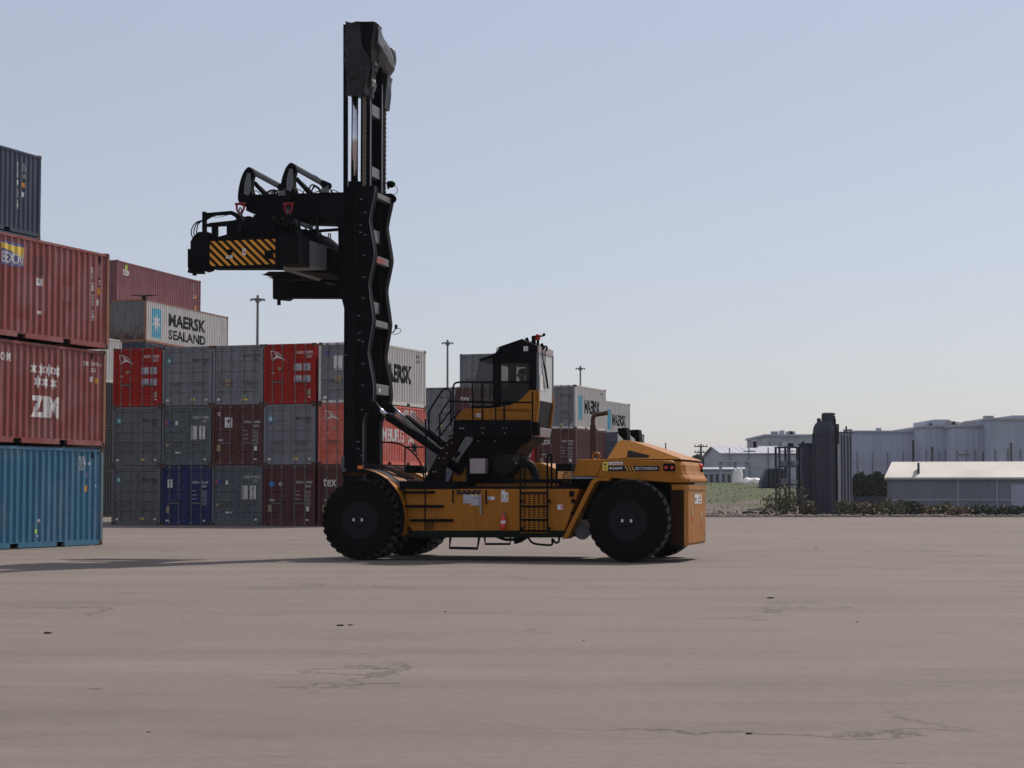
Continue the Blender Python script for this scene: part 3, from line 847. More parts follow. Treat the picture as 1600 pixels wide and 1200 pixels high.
# ---- row seen past the machine
RC_ = (3.767-CW*ca, 113+CW*sa)
def rowC(s, dy=0): return (RC_[0]+s*ca+dy*sa, RC_[1]-s*sa+dy*ca)
GC = 'containers in the rear row past the machine'
Cc = [(0, ['bluegrey', 'brown', 'white'], ['blue grey container on the ground under the maroon one right of the cab', 'maroon container with a white three letter word right of the cab',
        'off white container with black lettering on its sunlit side right of the cab'], [None, lambda: door_brown('TEXU', '100513', 'tex'), lambda: door_m('MSKU', '301144', None)]),
      (-2.56, ['grey2', 'red', 'grey'], ['grey container on the ground behind the machine cab', 'signal red container with white label panels under the cab', 'grey container hidden mostly by the cab'],
        [None, lambda: door_hs('300112'), lambda: door_m('MRKU', '440211')]),
      (-5.12, ['grey2', 'grey2', 'brown'], ['grey container at ground level left of the cab pedestal', 'grey container under the maroon one seen through the handrails', 'maroon container with a white word seen through the cab windscreen'],
        [lambda: door_m('MRKU', '115201'), lambda: door_m('MRKU', '220410'), lambda: door_brown('TEXU', '221107', 'tex')]),
      (-7.68, ['bluegrey', 'grey2', 'grey'], ['blue grey container at ground level behind the tilt cylinders', 'grey container second up behind the tilt cylinders', 'light grey container third up behind the access stairs'],
        [None, lambda: door_m('MRKU', '731204', None), lambda: door_m('MRKU', '664120', None)])]
for s, mats, labs, fns in Cc:
    x, y = rowC(s)
    for k in range(3):
        c = container(x, y, k*CH, YAW, mats[k], labs[k], group=GC, full=(s == 0))
        if fns[k]: door_marks(fns[k](), .038, 'lettering', INKM, c)
        if s == 0 and k == 2:
            for d in c.children:
                if d.name.startswith('door'): d.material_slots[0].material = MT['grey']  # shade on the doors painted in with a darker grey than the side
            side_marks([(rect(.7, 1.45), .55, .55, I('sky')), (fit_text('MAERSK', 3.1, .85, .04), 1.75, .95, I('k')), (fit_text('MSKU', .5, .12, .01), 5.0, 2.2, I('k'))], 6.06, .14, CW-.012, 'lettering', INKM, c)
# taller stack just behind, seen left of the cab and through its window
x0_, y0_ = (718-800)/F*124, 124
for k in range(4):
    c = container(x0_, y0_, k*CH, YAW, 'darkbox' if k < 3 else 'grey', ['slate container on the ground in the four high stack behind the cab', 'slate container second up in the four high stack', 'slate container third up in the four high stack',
        'light grey container topping the four high stack left of the cab'][k], group='containers stacked four high behind the cab', full=False, sidem='white' if k == 3 else None)  # top box: sunlight on its side put into the off-white paint
    if k == 3: door_marks([(rect(.5, 1.0), .25, 1.0, I('gr')), (fit_text('MRKU 22', .7, .10, .01), 1.45, 2.1, I('k'))], .038, 'lettering', INKM, c)
# blue grey pair right of the maroon one
x, y = origin_from_corner(6.55, 119, CW, 0)
for k in range(2):
    c = container(x, y, k*CH, YAW, 'bluegrey', ['blue grey container on the ground behind the exhaust pipe', 'blue grey container second up behind the exhaust pipe'][k], group=GC, sidem='white')
    if k: door_marks(door_m('MRKU', '330188', None), .038, 'lettering', INKM, c)
x, y = origin_from_corner(6.43, 132, CW, 0)
for k in range(3):
    c = container(x, y, k*CH, YAW, 'brown' if k < 2 else 'white', ['maroon container on the ground in the farthest stack', 'maroon container second up in the farthest stack', 'off white container with black lettering, farthest right of all the containers'][k], group=GC, full=False)
    if k == 2:
        for d in c.children:
            if d.name.startswith('door'): d.material_slots[0].material = MT['brown']
        side_marks([(rect(.8, 1.4), .5, .6, I('sky')), (fit_text('MAERSK', 3.3, .8, .04), 1.7, .9, I('k'))], 6.06, .14, CW-.012, 'lettering', INKM, c)

# ------------------------------------------------------------------ far side of the yard
def X_at(px, Y): return (px-800)/F*Y*1.0
def Z_at(py, Y): return WF.y(800, py, Y)[1]
def wallmat(name, col, sc=1.0, ribs=0.0):
    m, nt, b = newmat(name)
    c = coords(nt); n = tex_noise(nt, coords(nt, (.6, .6, .12)), .8*sc, 6, .7); n2 = tex_noise(nt, c, .15, 4)
    k = mix(nt, ramp(nt, n, [(.4, 0), (.7, .5)]), col, tuple(x*.62 for x in col))
    k = mix(nt, ramp(nt, n2, [(.4, 0), (.6, .35)]), k, tuple(min(1, x*1.3+.01) for x in col))
    nt.links.new(k, b.inputs['Base Color']); b.inputs['Roughness'].default_value = .75
    if ribs:
        wv = N(nt, 'ShaderNodeTexWave', wave_type='BANDS', bands_direction='X'); wv.inputs['Scale'].default_value = ribs
        nt.links.new(coords(nt, rnd=False), wv.inputs['Vector']); bump(nt, b, wv.outputs['Fac'], .05, .8)
    return m
MT['shed_wall'] = wallmat('shed_wall_slate', (.20, .205, .25), 1, .5)
MT['shed_roof'] = wallmat('cream_roof_sheet', (.56, .53, .47), .5, 0)
MT['blue_wall'] = wallmat('blue_grey_cladding', (.40, .42, .52), 1, .4)  # far claddings paled to blue-grey, carrying part of the haze in their colour
MT['grey_wall'] = wallmat('grey_cladding', (.38, .39, .43), 1, .4)
MT['pale_wall'] = wallmat('pale_render', (.30, .29, .29))
MT['dark_wall'] = wallmat('dark_blue_steel', (.040, .045, .065), 1.5)
MT['silo'] = wallmat('sooty_silo_steel', (.042, .046, .06), 2, .8)
MT['far_dark'] = wallmat('far_dark_wall', (.12, .125, .16))
MT['window_far'] = flat('far_window_glass', (.03, .035, .05), .2)
MT['trim'] = flat('light_trim', (.5, .49, .47), .6)
MT['tarp'] = flat('white_tarpaulin', (.75, .73, .70), .6)
MT['polewood'] = flat('weathered_pole', (.10, .09, .085), .85)
MT['mast_steel'] = flat('galvanised_mast', (.14, .14, .15), .6, .2)
def leafmat(name, a, b_):
    m, nt, b = newmat(name); n = tex_noise(nt, coords(nt), 1.3, 4)
    nt.links.new(mix(nt, ramp(nt, n, [(.3, 0), (.7, 1)]), a, b_), b.inputs['Base Color']); b.inputs['Roughness'].default_value = .8
    return m
MT['leaf'] = leafmat('dark_foliage', (.018, .028, .016), (.045, .06, .028))
MT['leaf2'] = leafmat('scrub_foliage', (.06, .075, .03), (.16, .14, .06))
MT['leaf3'] = leafmat('dry_scrub', (.12, .095, .05), (.24, .18, .11))
MT['bark'] = flat('bark', (.05, .038, .03), .9)
MT['stone'] = flat('rubble_stone', (.20, .165, .14), .9)

def gable(name, X0, X1, Y0, Y1, z0, ze, zr, wall, roof, label, cat='building', windows=None, doors=None, group=None, bands=None, along=True, roofpitch_left=0):
    t = empty(name, ((X0+X1)/2, (Y0+Y1)/2, z0), 0, label, cat, group)
    w_, d_ = (X1-X0)/2, (Y1-Y0)/2; h = ze-z0; r = zr-z0
    mb = MB(); mb.box(-w_, w_, -d_, d_, -1.5, h)
    if along and r > h+.01: mb.add([(-w_, -d_, h), (-w_, d_, h), (-w_, 0, r), (w_, -d_, h), (w_, d_, h), (w_, 0, r)], [(0,1,2), (3,4,5)])
    mb.build('wall', MT[wall], t)
    mb = MB(); e = .25
    if r > h+.01:
        if along:
            mb.add([(-w_-e, -d_-e, h+.01), (w_+e, -d_-e, h+.01), (w_+e, 0, r+.04), (-w_-e, 0, r+.04), (-w_-e, d_+e, h+.01), (w_+e, d_+e, h+.01),
                    (-w_-e, -d_-e, h-.10), (w_+e, -d_-e, h-.10), (w_+e, 0, r-.07), (-w_-e, 0, r-.07), (-w_-e, d_+e, h-.10), (w_+e, d_+e, h-.10)],
                   [(0,1,2,3), (3,2,5,4), (6,7,1,0), (8,7,6,9), (9,10,11,8), (10,4,5,11), (6,0,3,9), (9,3,4,10), (1,7,8,2), (2,8,11,5)])
        else:
            mb.add([(-w_-e, -d_-e, h), (0, -d_-e, r), (w_+e, -d_-e, h), (-w_-e, d_+e, h), (0, d_+e, r), (w_+e, d_+e, h)], [(0,1,4,3), (1,2,5,4), (0,2,1), (3,4,5), (0,3,5,2)])
    else: mb.box(-w_-e, w_+e, -d_-e, d_+e, h+.003, h+.28)
    mb.build('roof', MT[roof], t)
    for (px, wd, z, ht) in (windows or []):
        wn = MB().box(px-wd/2-.08, px+wd/2+.08, -d_-.09, -d_-.004, z-.08, z+ht+.08).build('window', MT['trim'], t)
        MB().box(px-wd/2, px+wd/2, -d_-.12, -d_-.092, z, z+ht).build('pane', MT['window_far'], wn)
    for (px, wd, ht) in (doors or []):
        MB().box(px-wd/2, px+wd/2, -d_-.10, -d_-.004, 0, ht).build('door', MT['dark_wall'], t)
    if bands:
        for (z, hh, m) in bands: MB().box(-w_-.03, w_+.03, -d_-.06, -d_-.003, z, z+hh).build('trim_band', MT[m], t)
    return t

# long cream roofed shed at the right edge
Y = 138; x0 = X_at(1385.5, Y)
t = empty('storage_shed', (x0, Y, 0), R(-11), 'long low shed with a cream sheet roof and slate walls at the right edge', 'shed')
ze, zr = Z_at(746, Y), Z_at(721.5, Y+3)
MB().box(0, 36, 0, 7, -.2, ze-.05).build('wall', MT['shed_wall'], t)
mb = MB(); mb.add([(-.2, -.25, ze), (36.2, -.25, ze), (36.2, 3.5, zr), (.35, 3.5, zr), (-.2, 7.25, ze), (36.2, 7.25, ze), (-.2, -.25, ze-.14), (36.2, -.25, ze-.14), (-.2, 7.25, ze-.14), (36.2, 7.25, ze-.14)],
   [(0,1,2,3), (3,2,5,4), (0,3,4), (6,7,1,0), (4,8,6,0), (1,7,9,5), (1,5,2), (8,9,7,6)]); mb.build('roof', MT['shed_roof'], t)
MB().box(2.15, 2.3, .55, 1.7, ze+.3, ze+1.05).build('roof_vent', MT['dark_wall'], t)
for a_ in (4.9, 7.6, 12.0): MB().box(a_, a_+.1, -.04, -.004, 0, ze-.1).build('cladding_joint', MT['grey_wall'], t)
for a_ in (8.6, 14.2): MB().box(a_, a_+2.2, -.05, -.006, 0, 2.0).build('door', MT['blue_wall'], t)
MB().box(.1, 35, -.06, -.002, .85, .95).build('trim_band', MT['grey_wall'], t)
# dark silo tower
Y = 117; xs0, xs1 = X_at(1273, Y), X_at(1310, Y); xc = (xs0+xs1)/2; r = (xs1-xs0)/2
t = empty('silo', (xc, Y+r, 0), 0, 'tall sooty cylindrical silo with a small cap on its domed top', 'silo')
zt = Z_at(662, Y)
mb = MB(); mb.lathe((0,0,0), [(r, 0), (r, zt*.45), (r*1.015, zt*.455), (r*1.015, zt*.47), (r, zt*.475), (r*.985, zt*.93), (r*.93, zt*.965), (r*.8, zt*1.0), (r*.55, zt*1.03), (r*.45, zt*1.035)], 'z', 28); mb.build('shell', MT['silo'], t, smooth=False)
mb = MB(); mb.lathe((.25,0,zt), [(.33, 0), (.33, .55), (.42, .56), (.42, .66), (.30, .70)], 'z', 16); mb.build('cap', MT['dark_wall'], t)
mb = MB()
for s in (-.22, .22): mb.tube([(s, -r-.14, .4), (s, -r-.14, zt+.1)], .025, 6)
for i in range(18): mb.tube([(-.22, -r-.14, .6+i*.32), (.22, -r-.14, .6+i*.32)], .016, 5)
mb.build('ladder', MT['dark_wall'], t)
mb = MB(); mb.tube([(r*.9, -r*.6, 0), (r*.9, -r*.6, zt*.93), (r*.55, -r*.3, zt*1.01)], .07, 8); mb.build('pipe', MT['charcoal'], t)
mb = MB()
for q in range(7): mb.lathe((0, 0, .5+q*zt*.13), [(r+.001, 0), (r+.03, .01), (r+.03, .06), (r+.001, .07)], 'z', 28)
part_ = mb.build('seam_ring', MT['dark_wall'], t)
mb = MB()
for (a_, h_, w2) in ((-.35, .35, .10), (-.1, .55, .07), (.55, .30, .12), (.6, .5, .04)): mb.box(a_-w2, a_+w2, -.2, .1, zt-.1, zt+h_)
mb.box(r-.05, r+.12, -.3, .3, zt*.78, zt*1.0); mb.tube([(-r-.06, -.3, .2), (-r-.08, -.3, zt*.6), (-r-.02, -.2, zt*.9)], .05, 8)
mb.build('inspection_gear', MT['dark_wall'], t)
# dark bin beside it
Y = 118
a, b = X_at(1253, Y), X_at(1272.5, Y)
t = empty('hopper', ((a+b)/2, Y+.7, 0), 0, 'dark square hopper tower joined to the left of the silo', 'hopper')
w_ = (b-a)/2; zt = Z_at(695, Y)
MB().box(-w_, w_, -.6, .6, .9, zt).build('bin', MT['dark_wall'], t)
MB().box(-w_-.06, w_+.06, -.66, .66, zt+.003, zt+.1).build('lid', MT['charcoal'], t)
for sx in (-1, 1):
    for sy in (-1, 1): MB().box(sx*w_-.07*sx-.05, sx*w_-.07*sx+.05, sy*.5-.05, sy*.5+.05, 0, .9).build('leg', MT['dark_wall'], t)
mb = MB(); mb.tube([(-w_-.12, -.3, .1), (-w_-.12, -.3, zt-.2), (-w_+.2, -.3, zt+.25)], .05, 8); mb.build('pipe', MT['charcoal'], t)
# steel frame with sheets, left of the hopper
Y = 126; a, b = X_at(1218, Y), X_at(1252, Y); zt = Z_at(697, Y)
t = empty('steel_rack', ((a+b)/2, Y+1, terrain((a+b)/2, Y)), 0, 'dark open steel rack with pale sheets stored inside, left of the hopper', 'rack')
w_ = (b-a)/2; zb = 0; zt -= t.location.z
for sx in (-w_, -w_*.1, w_):
    for sy in (-.9, .9): MB().box(sx-.07, sx+.07, sy-.07, sy+.07, zb-.4, zt).build('post', MT['dark_wall'], t)
for z in (zt-.1, zt*.66, zt*.36): MB().box(-w_-.05, w_+.05, -.95, .95, z, z+.08).build('shelf', MT['dark_wall'], t)
random.seed(3)
for i in range(9):
    z = zt*.66+.083+i*.07 if i < 5 else zt*.36+.083+(i-5)*.1
    MB().box(-w_+.1+random.random()*.2, w_-.1-random.random()*.3, -.8, .7, z, z+.05).build('sheet', MT['pale_wall' if i % 2 else 'grey_wall'], t)
# grey concrete column right of silo
Y = 130; a, b = X_at(1313, Y), X_at(1331, Y); zt = Z_at(677, Y)
t = empty('pump_tower', ((a+b)/2, Y+.5, 0), 0, 'slim grey tower with pipes on top just right of the silo', 'tower')
w_ = (b-a)/2
MB().box(-w_, w_, -.5, .5, -.2, zt).build('shaft', MT['grey_wall'], t)
mb = MB()
for i, dx in enumerate((-.32, -.12, .1, .3)): mb.tube([(dx, -.56, .3), (dx, -.56, zt-.2), (dx, -.3, zt+.12+.12*(i % 2))], .045, 6)
mb.box(-w_-.1, w_+.1, -.55, .55, zt+.003, zt+.08); mb.tube([(.1, 0, zt), (.1, 0, zt+.5)], .06, 8); mb.build('pipework', MT['dark_wall'], t)
# dark trailer like box
Y = 150; a, b = X_at(1190, Y), X_at(1224, Y); z0 = terrain((a+b)/2, Y)
t = empty('dumpster', ((a+b)/2, Y+1, z0), 0, 'dark blue sloping waste skip standing on the grass before the rack', 'skip')
w_ = (b-a)/2; zt = Z_at(732, Y)-z0
MB().prism([(-w_, .05), (w_, .05), (w_, zt), (-w_*.45, zt), (-w_, zt*.35)], -.9, .9).build('bin', MT['dark_wall'], t, bevel=.03)
mb = MB()
for q in range(4): mb.box(-w_*.4+q*w_*.42, -w_*.4+q*w_*.42+.08, -.96, -.90, .1, zt-.05)
mb.build('rib', MT['charcoal'], t)
# warehouses further back
Y = 215
a, b = X_at(1128, Y), X_at(1272, Y); z0 = 2.0
gable('warehouse', a, b, Y, Y+20, z0, Z_at(708, Y), Z_at(699, Y+10)+.1, 'grey_wall', 'grey_wall', 'low grey warehouse with a shallow gable roof left of the silo', doors=[(1.5, 1.6, 2.0)], bands=[(2.3, .06, 'trim')])
Y = 250
a, b = X_at(1197, Y), X_at(1275, Y)
gable('warehouse', a, b, Y, Y+20, 2, Z_at(682, Y), Z_at(682, Y), 'grey_wall', 'blue_wall', 'flat roofed grey block rising behind the low gabled warehouse')
Y = 262
a, b = X_at(1330, Y), X_at(1443, Y)
gable('warehouse', a, b, Y, Y+24, 1, Z_at(676, Y), Z_at(676, Y), 'blue_wall', 'grey_wall', 'blue grey flat topped factory hall between the silo and the stepped hall', bands=[(4.5, .1, 'grey_wall')], windows=[(3.6, .5, 3, 4.6)])
Y = 255
a, b = X_at(1445, Y), X_at(1488, Y)
t = gable('factory_hall', a, b, Y, Y+20, 1, Z_at(668, Y), Z_at(668, Y), 'blue_wall', 'grey_wall', 'narrow blue grey hall with a raised roof box and white duct', windows=[(-.9, .35, 4, 2.5)])
h = Z_at(668, Y)-1
MB().box(-.4, 1.8, -9, 4, h+.3, h+1.1).build('roof_box', MT['blue_wall'], t)
mb = MB(); mb.tube([(1.75, -9.5, h+.7), (3.3, -9.5, h+.55)], .32, 10); mb.tube([(2.2, -9.6, h-.4), (2.6, -9.6, h+.5)], .22, 8); mb.build('duct', MT['tarp'], t)
Y = 250
a, b = X_at(1491, Y), X_at(1556, Y)
t = gable('factory_hall', a, b, Y, Y+24, 1, Z_at(667, Y), Z_at(667, Y), 'blue_wall', 'grey_wall', 'wide blue grey hall stepping up towards the right edge', windows=[(1.0, .25, 3.5, 2.2), (-1.6, 1.6, 5.3, .12)], bands=[(3.1, .06, 'trim')])
a, b = X_at(1548, 246), X_at(1640, 246)
t = gable('factory_hall', a, b, 246, 270, 1, Z_at(656, 246), Z_at(656, 246), 'blue_wall', 'grey_wall', 'tallest blue grey hall cut by the right edge of the picture', windows=[(-1.2, .25, 3.6, 3.2)], bands=[(3.0, .06, 'trim')])
MB().box(-1.0, 3.7, -11.9, 3, Z_at(656, 246)-1+.285, Z_at(649, 246)-1).build('roof_box', MT['blue_wall'], t)
rnd = random.Random(17)
for o_ in [o for o in bpy.data.objects if o.name.startswith(('factory_hall', 'warehouse'))]:
    rf = [c for c in o_.children if c.name.startswith('roof')][0]; bb = [v.co for v in rf.data.vertices]; xa, xb = min(v.x for v in bb), max(v.x for v in bb); za = max(v.z for v in bb)
    for q in range(4):
        cx_ = rnd.uniform(xa+.6, xb-.6); w2 = rnd.uniform(.15, .55); h2 = rnd.uniform(.15, .7)
        MB().box(cx_-w2, cx_+w2, -8, -6.5, za-.35, za+h2).build('roof_unit', MT['grey_wall' if q % 2 else 'pale_wall'], o_)
    for q in range(5):
        cx_ = xa+(xb-xa)*(q+.5)/5; MB().box(cx_-.06, cx_+.06, min(v.y for v in bb)+.12, min(v.y for v in bb)+.245, 0, min(za-.4, 6)).build('downpipe', MT['shed_wall'], o_)
# low office wing with windows just past the machine
Y = 205
a, b = X_at(1085, Y), X_at(1166, Y); 
gable('office_wing', a, b, Y, Y+8, 2.1, Z_at(733, Y), Z_at(730, Y), 'grey_wall', 'grey_wall', 'long low grey wing with a row of small windows behind the counterweight',
      windows=[(-1.6+i*.62, .34, .35, .95) for i in range(7)])
# white tarpaulin heaps and a carport
Y = 190
t = empty('carport', (X_at(1146, Y), Y, 2.1), 0, 'small open carport with dark posts beside the white tarpaulins', 'carport')
for dx in (-1.3, .15, 1.3): MB().box(dx-.14, dx+.14, -.1, .1, -.3, 2.3).build('post', MT['blue_wall'], t)
MB().box(-1.6, 1.6, -1, 1, 2.3, 2.5).build('roof', MT['grey_wall'], t)
def heap(X, Y, wd, ht, label, seed):
    mb = MB(); n = 16; V = []; rnd = random.Random(seed)
    for j in range(7):
        for i in range(n+1):
            u = i/n; v = j/6
            env = (abs(math.sin(math.pi*u))**.3)*(abs(math.sin(math.pi*v))**.4) if 0 < v < 1 and 0 < u < 1 else 0
            z = ht*env*(.8+.35*noise.noise((u*3+seed, v*2, seed)))
            V.append(((u-.5)*wd, (v-.5)*1.6, max(0, z)-.02))
    mb.add(V, [(j*(n+1)+i, j*(n+1)+i+1, (j+1)*(n+1)+i+1, (j+1)*(n+1)+i) for j in range(6) for i in range(n)])
    o = mb.build('tarpaulin_heap', MT['tarp'], None); o.location = (X, Y, terrain(X, Y)-.05); tag(o, label, 'tarpaulin'); return o
heap(X_at(1152, 180), 180, 1.0, 2.1, 'narrow white sheeted heap beside the carport', 2)
heap(X_at(1177, 178), 178, 2.4, 1.1, 'broad white sheeted heap, middle of the three behind the grass', 5)
heap(X_at(1193, 176), 176, 1.1, 1.5, 'short white sheeted heap next to the dark waste skip', 9)

# vegetation: leaf clumps
def leaves(mb, c, rx, ry, rz, n, s, rnd):
    for i in range(n):
        while True:
            p = Vector((rnd.uniform(-1,1), rnd.uniform(-1,1), rnd.uniform(-1,1)))
            if p.length < 1 and noise.noise((p.x*2.2+c[0], p.y*2.2+c[1], p.z*2.2)) > -.18: break
        q = Vector((c[0]+p.x*rx, c[1]+p.y*ry, c[2]+p.z*rz)); a = Vector((rnd.gauss(0,1), rnd.gauss(0,1), rnd.gauss(0,1))).normalized()
        b = a.orthogonal().normalized(); k = s*rnd.uniform(.5, 1.3); d = a.cross(b)
        mb.add([q-b*k, q+d*k*.5, q+b*k, q-d*k*.5], [(0,1,2,3)])
def bush(X, Y, wd, ht, label, mat='leaf2', n=260, seed=1, group=None, name='bush'):
    z = terrain(X, Y) if X > 8 and Y > 110.4 else 0
    t = empty(name, (X, Y, z), 0, label, 'bush', group); rnd = random.Random(seed)
    mb = MB()
    for k in range(4): leaves(mb, ((k-1.5)*wd*.25, rnd.uniform(-.2,.2), ht*rnd.uniform(.38, .6)), wd*.3, wd*.3, ht*.48, n//4, .11, rnd)
    mb.build('foliage', MT[mat], t)
    mb = MB()
    for k in range(5): mb.tube([(0, 0, -.1), (rnd.uniform(-.4,.4)*wd, rnd.uniform(-.2,.2), ht*.7)], .02, 5, .008)
    mb.build('stem', MT['bark'], t); return t
def tree(X, Y, ht, wd, label, seed, group=None, mat='leaf', lm=.5, base=None):
    z = terrain(X, Y) if base is None else base
    t = empty('tree', (X, Y, z), 0, label, 'tree', group); rnd = random.Random(seed)
    mb = MB(); mb.tube([(0,0,-.3), (.1,0,ht*.35), (0,.1,ht*.75)], .05*ht**.7, 8, .02*ht**.7); 
    for k in range(5):
        a = rnd.uniform(0, 6.3); mb.tube([(0,0,ht*(.3+.08*k)), (wd*.3*math.cos(a), wd*.3*math.sin(a), ht*(.5+.08*k))], .02*ht**.7, 5, .01)
    mb.build('trunk', MT['bark'], t)
    mb = MB()
    for k in range(9):
        a = rnd.uniform(0, 6.3); q = rnd.uniform(.1, .32)*wd
        leaves(mb, (q*math.cos(a), q*math.sin(a), ht*rnd.uniform(.42, .85)), wd*.27, wd*.27, ht*.17, 110, lm, rnd)
    mb.build('crown', MT[mat], t); return t
GT = 'dark trees on the horizon by the power poles'
for i, (px, h_, lab) in enumerate([(1062, 2.9, 'dark tree behind the rear beacon'), (1098, 4.2, 'dark round tree directly below the taller power pole'), (1112, 3.7, 'low dark tree between the two power poles'), (1127, 4.4, 'dark tree against the warehouse gable end')]):
    tree(X_at(px, 240), 240, h_, 3.4, lab, 40+i, GT, base=2.0)
rnd = random.Random(11)
GB = 'scrub along the far edge of the concrete'
descr = ['dry scrub left of the hopper foot', 'low green bush under the steel rack', 'pale scrub between hopper and silo foot', 'green scrub just right of the silo foot', 'tan scrub below the slim grey tower', 'ragged scrub right of the slim tower',
  'dense olive bush at the left end of the shed', 'thin bush by the first shed bay', 'pale straw clump before the first shed door', 'green clump under the shed wall', 'short scrub in the middle of the shed front', 'dark low scrub towards the second shed door', 'straggly bush beyond the second shed door', 'low dark scrub at the right edge']
for i, (px, h_, wd, mt) in enumerate([(1216, 1.5, 1.6, 'leaf2'), (1238, 2.0, 1.5, 'leaf2'), (1262, .9, .8, 'leaf3'), (1320, .95, 1.0, 'leaf2'), (1341, .9, 1.1, 'leaf3'), (1364, .8, 1.2, 'leaf2'), (1398, 1.05, 1.3, 'leaf2'), (1423, .95, 1.1, 'leaf'),
      (1447, .6, 1.0, 'leaf3'), (1470, .8, 1.2, 'leaf2'), (1497, .6, 1.3, 'leaf3'), (1523, .7, 1.2, 'leaf'), (1555, .65, 1.5, 'leaf'), (1588, .65, 1.4, 'leaf')]):
    Y = 113.5+rnd.uniform(-.6, 2); bush(X_at(px, Y), Y, wd, h_, descr[i], mt, 420, 70+i, GB)
GH = 'hedge trees in front of the flat factory hall'
for i, px in enumerate((1322, 1338, 1352, 1367, 1379)):
    tree(X_at(px, 158), 158, 2.7+.3*(i % 2), 1.9, ['leftmost hedge tree beside the slim grey tower', 'second hedge tree from the slim grey tower', 'middle hedge tree before the flat factory hall', 'fourth hedge tree, nearest but one to the shed', 'hedge tree touching the left end of the cream roof'][i], 90+i, GH, lm=.22, base=.1)
MB().box(X_at(1312, 152), X_at(1384, 152), 152, 152.3, 0, Z_at(776, 152)).build('low_wall', MT['dark_wall'])
tag(bpy.data.objects['low_wall'], 'dark low wall under the hedge trees', 'wall')
# rubble and stones
mb = MB(); rnd = random.Random(5)
for i in range(900):
    X = rnd.uniform(10, 30); Y = 111+abs(rnd.gauss(0, 3.5)); s = rnd.uniform(.03, .13)*(1.4 if rnd.random() < .1 else 1)
    z = terrain(X, Y); mb.ball((X, Y, z+s*.3), s*rnd.uniform(.8, 1.5), s, s*rnd.uniform(.5, .9), 6, 4)
o = mb.build('rubble', MT['stone']); tag(o, 'broken stone scattered along the dirt edge beyond the concrete', 'rubble', kind='stuff')
mb = MB()
for i in range(1800):
    X = rnd.uniform(10.5, 27); Y = 118+rnd.random()**1.3*60; z = terrain(X, Y); h_ = rnd.uniform(.04, .13); a = rnd.uniform(0, 3.14); s = .05
    mb.add([(X-s*math.cos(a), Y-s*math.sin(a), z-.02), (X+s*math.cos(a), Y+s*math.sin(a), z-.02), (X+rnd.uniform(-.1,.1), Y, z+h_)], [(0,1,2)])
MT['tuft'] = leafmat('grass_blades', (.05, .07, .025), (.10, .11, .045))
o = mb.build('grass', MT['tuft']); tag(o, 'rough grass tufts on the field beyond the yard', 'grass', kind='stuff')
# marker post in the grass
Y = 135; X = X_at(1134.5, Y); z = terrain(X, Y)
o = MB().tube([(0,0,-.1), (0,0,Z_at(765, Y)-z)], .035, 6).box(-.08, .08, -.03, .03, Z_at(767, Y)-z, Z_at(765, Y)-z).build('marker_post', MT['trim']); o.location = (X, Y, z)
tag(o, 'thin pale marker post standing in the grass field', 'post')
# charred beams on the dirt
for i, (px, wd, lab) in enumerate([(1171, .9, 'dark charred log lying on the dirt'), (1193, .6, 'shorter dark log near the scrub left of the hopper')]):
    Y = 117.5; X = X_at(px, Y); z = terrain(X, Y)
    o = MB().tube([(-wd/2, 0, .1), (0, .05, .16), (wd/2, .1, .09)], .11, 7, .07).build('log', MT['bark']); o.location = (X, Y, z); tag(o, lab, 'log')

# high mast lights
def high_mast(px, Y, pytop, label):
    X = X_at(px, Y); H = Z_at(pytop, Y)
    t = empty('high_mast_light', (X, Y, 0), 0, label, 'light mast', 'high mast lights behind the containers')
    MB().tube([(0,0,0), (0,0,H-.8)], .26, 10, .17).build('pole', MT['mast_steel'], t)
    mb = MB(); mb.lathe((0,0,H-1.3), [(.25, 0), (.3, .1), (.28, .5), (.2, .7), (.16, 1.1)], 'z', 12); mb.build('head', MT['mast_steel'], t)
    mb = MB(); r = .85
    ring = [(r*math.cos(a), r*math.sin(a)*.8, H-.75) for a in [2*math.pi*i/16 for i in range(17)]]; mb.tube(ring, .06, 6, cap=False)
    for i in range(4):
        a = math.pi*i/4; mb.tube([(-r*math.cos(a), -r*math.sin(a)*.8, H-.75), (r*math.cos(a), r*math.sin(a)*.8, H-.75)], .05, 5)
    mb.build('ring', MT['mast_steel'], t)
    for i in range(8):
        a = 2*math.pi*(i+.5)/8; x, y = (r+.12)*math.cos(a), (r+.12)*math.sin(a)*.8
        MB().box(x-.15, x+.15, y-.12, y+.12, H-1.0, H-.75).build('floodlight', MT['mast_steel'], t)
high_mast(401, 275, 459, 'tall yard light mast left of the raised spreader, nearest and largest of the three')
high_mast(699, 345, 529, 'yard light mast between the machine mast and the cab')
high_mast(907, 415, 570, 'smallest and farthest yard light mast, right of the cab')
# power poles
def power_pole(px, Y, pytop, label, arms=2, s=1):
    X = X_at(px, Y); H = Z_at(pytop, Y)-2
    t = empty('power_pole', (X, Y, 2), 0, label, 'power pole', 'power poles on the horizon')
    MB().tube([(0,0,-.5), (0,0,H)], .19*s, 8, .12*s).build('pole', MT['polewood'], t)
    for k in range(arms):
        mb = MB(); z = H-.35-.7*k; mb.box(-.8, .8, -.06, .06, z, z+.12)
        for dx in (-.7, -.3, .3, .7): mb.box(dx-.05, dx+.05, -.05, .05, z+.12, z+.3)
        mb.build('crossarm', MT['polewood'], t)
power_pole(1095, 230, 694, 'taller power pole with crossarms right of the rear beacon')
power_pole(1117, 260, 704, 'slimmer power pole left of the warehouse gable', 1, .7)
power_pole(1040, 300, 692, 'faint power pole showing just above the engine hood', 0, .8)
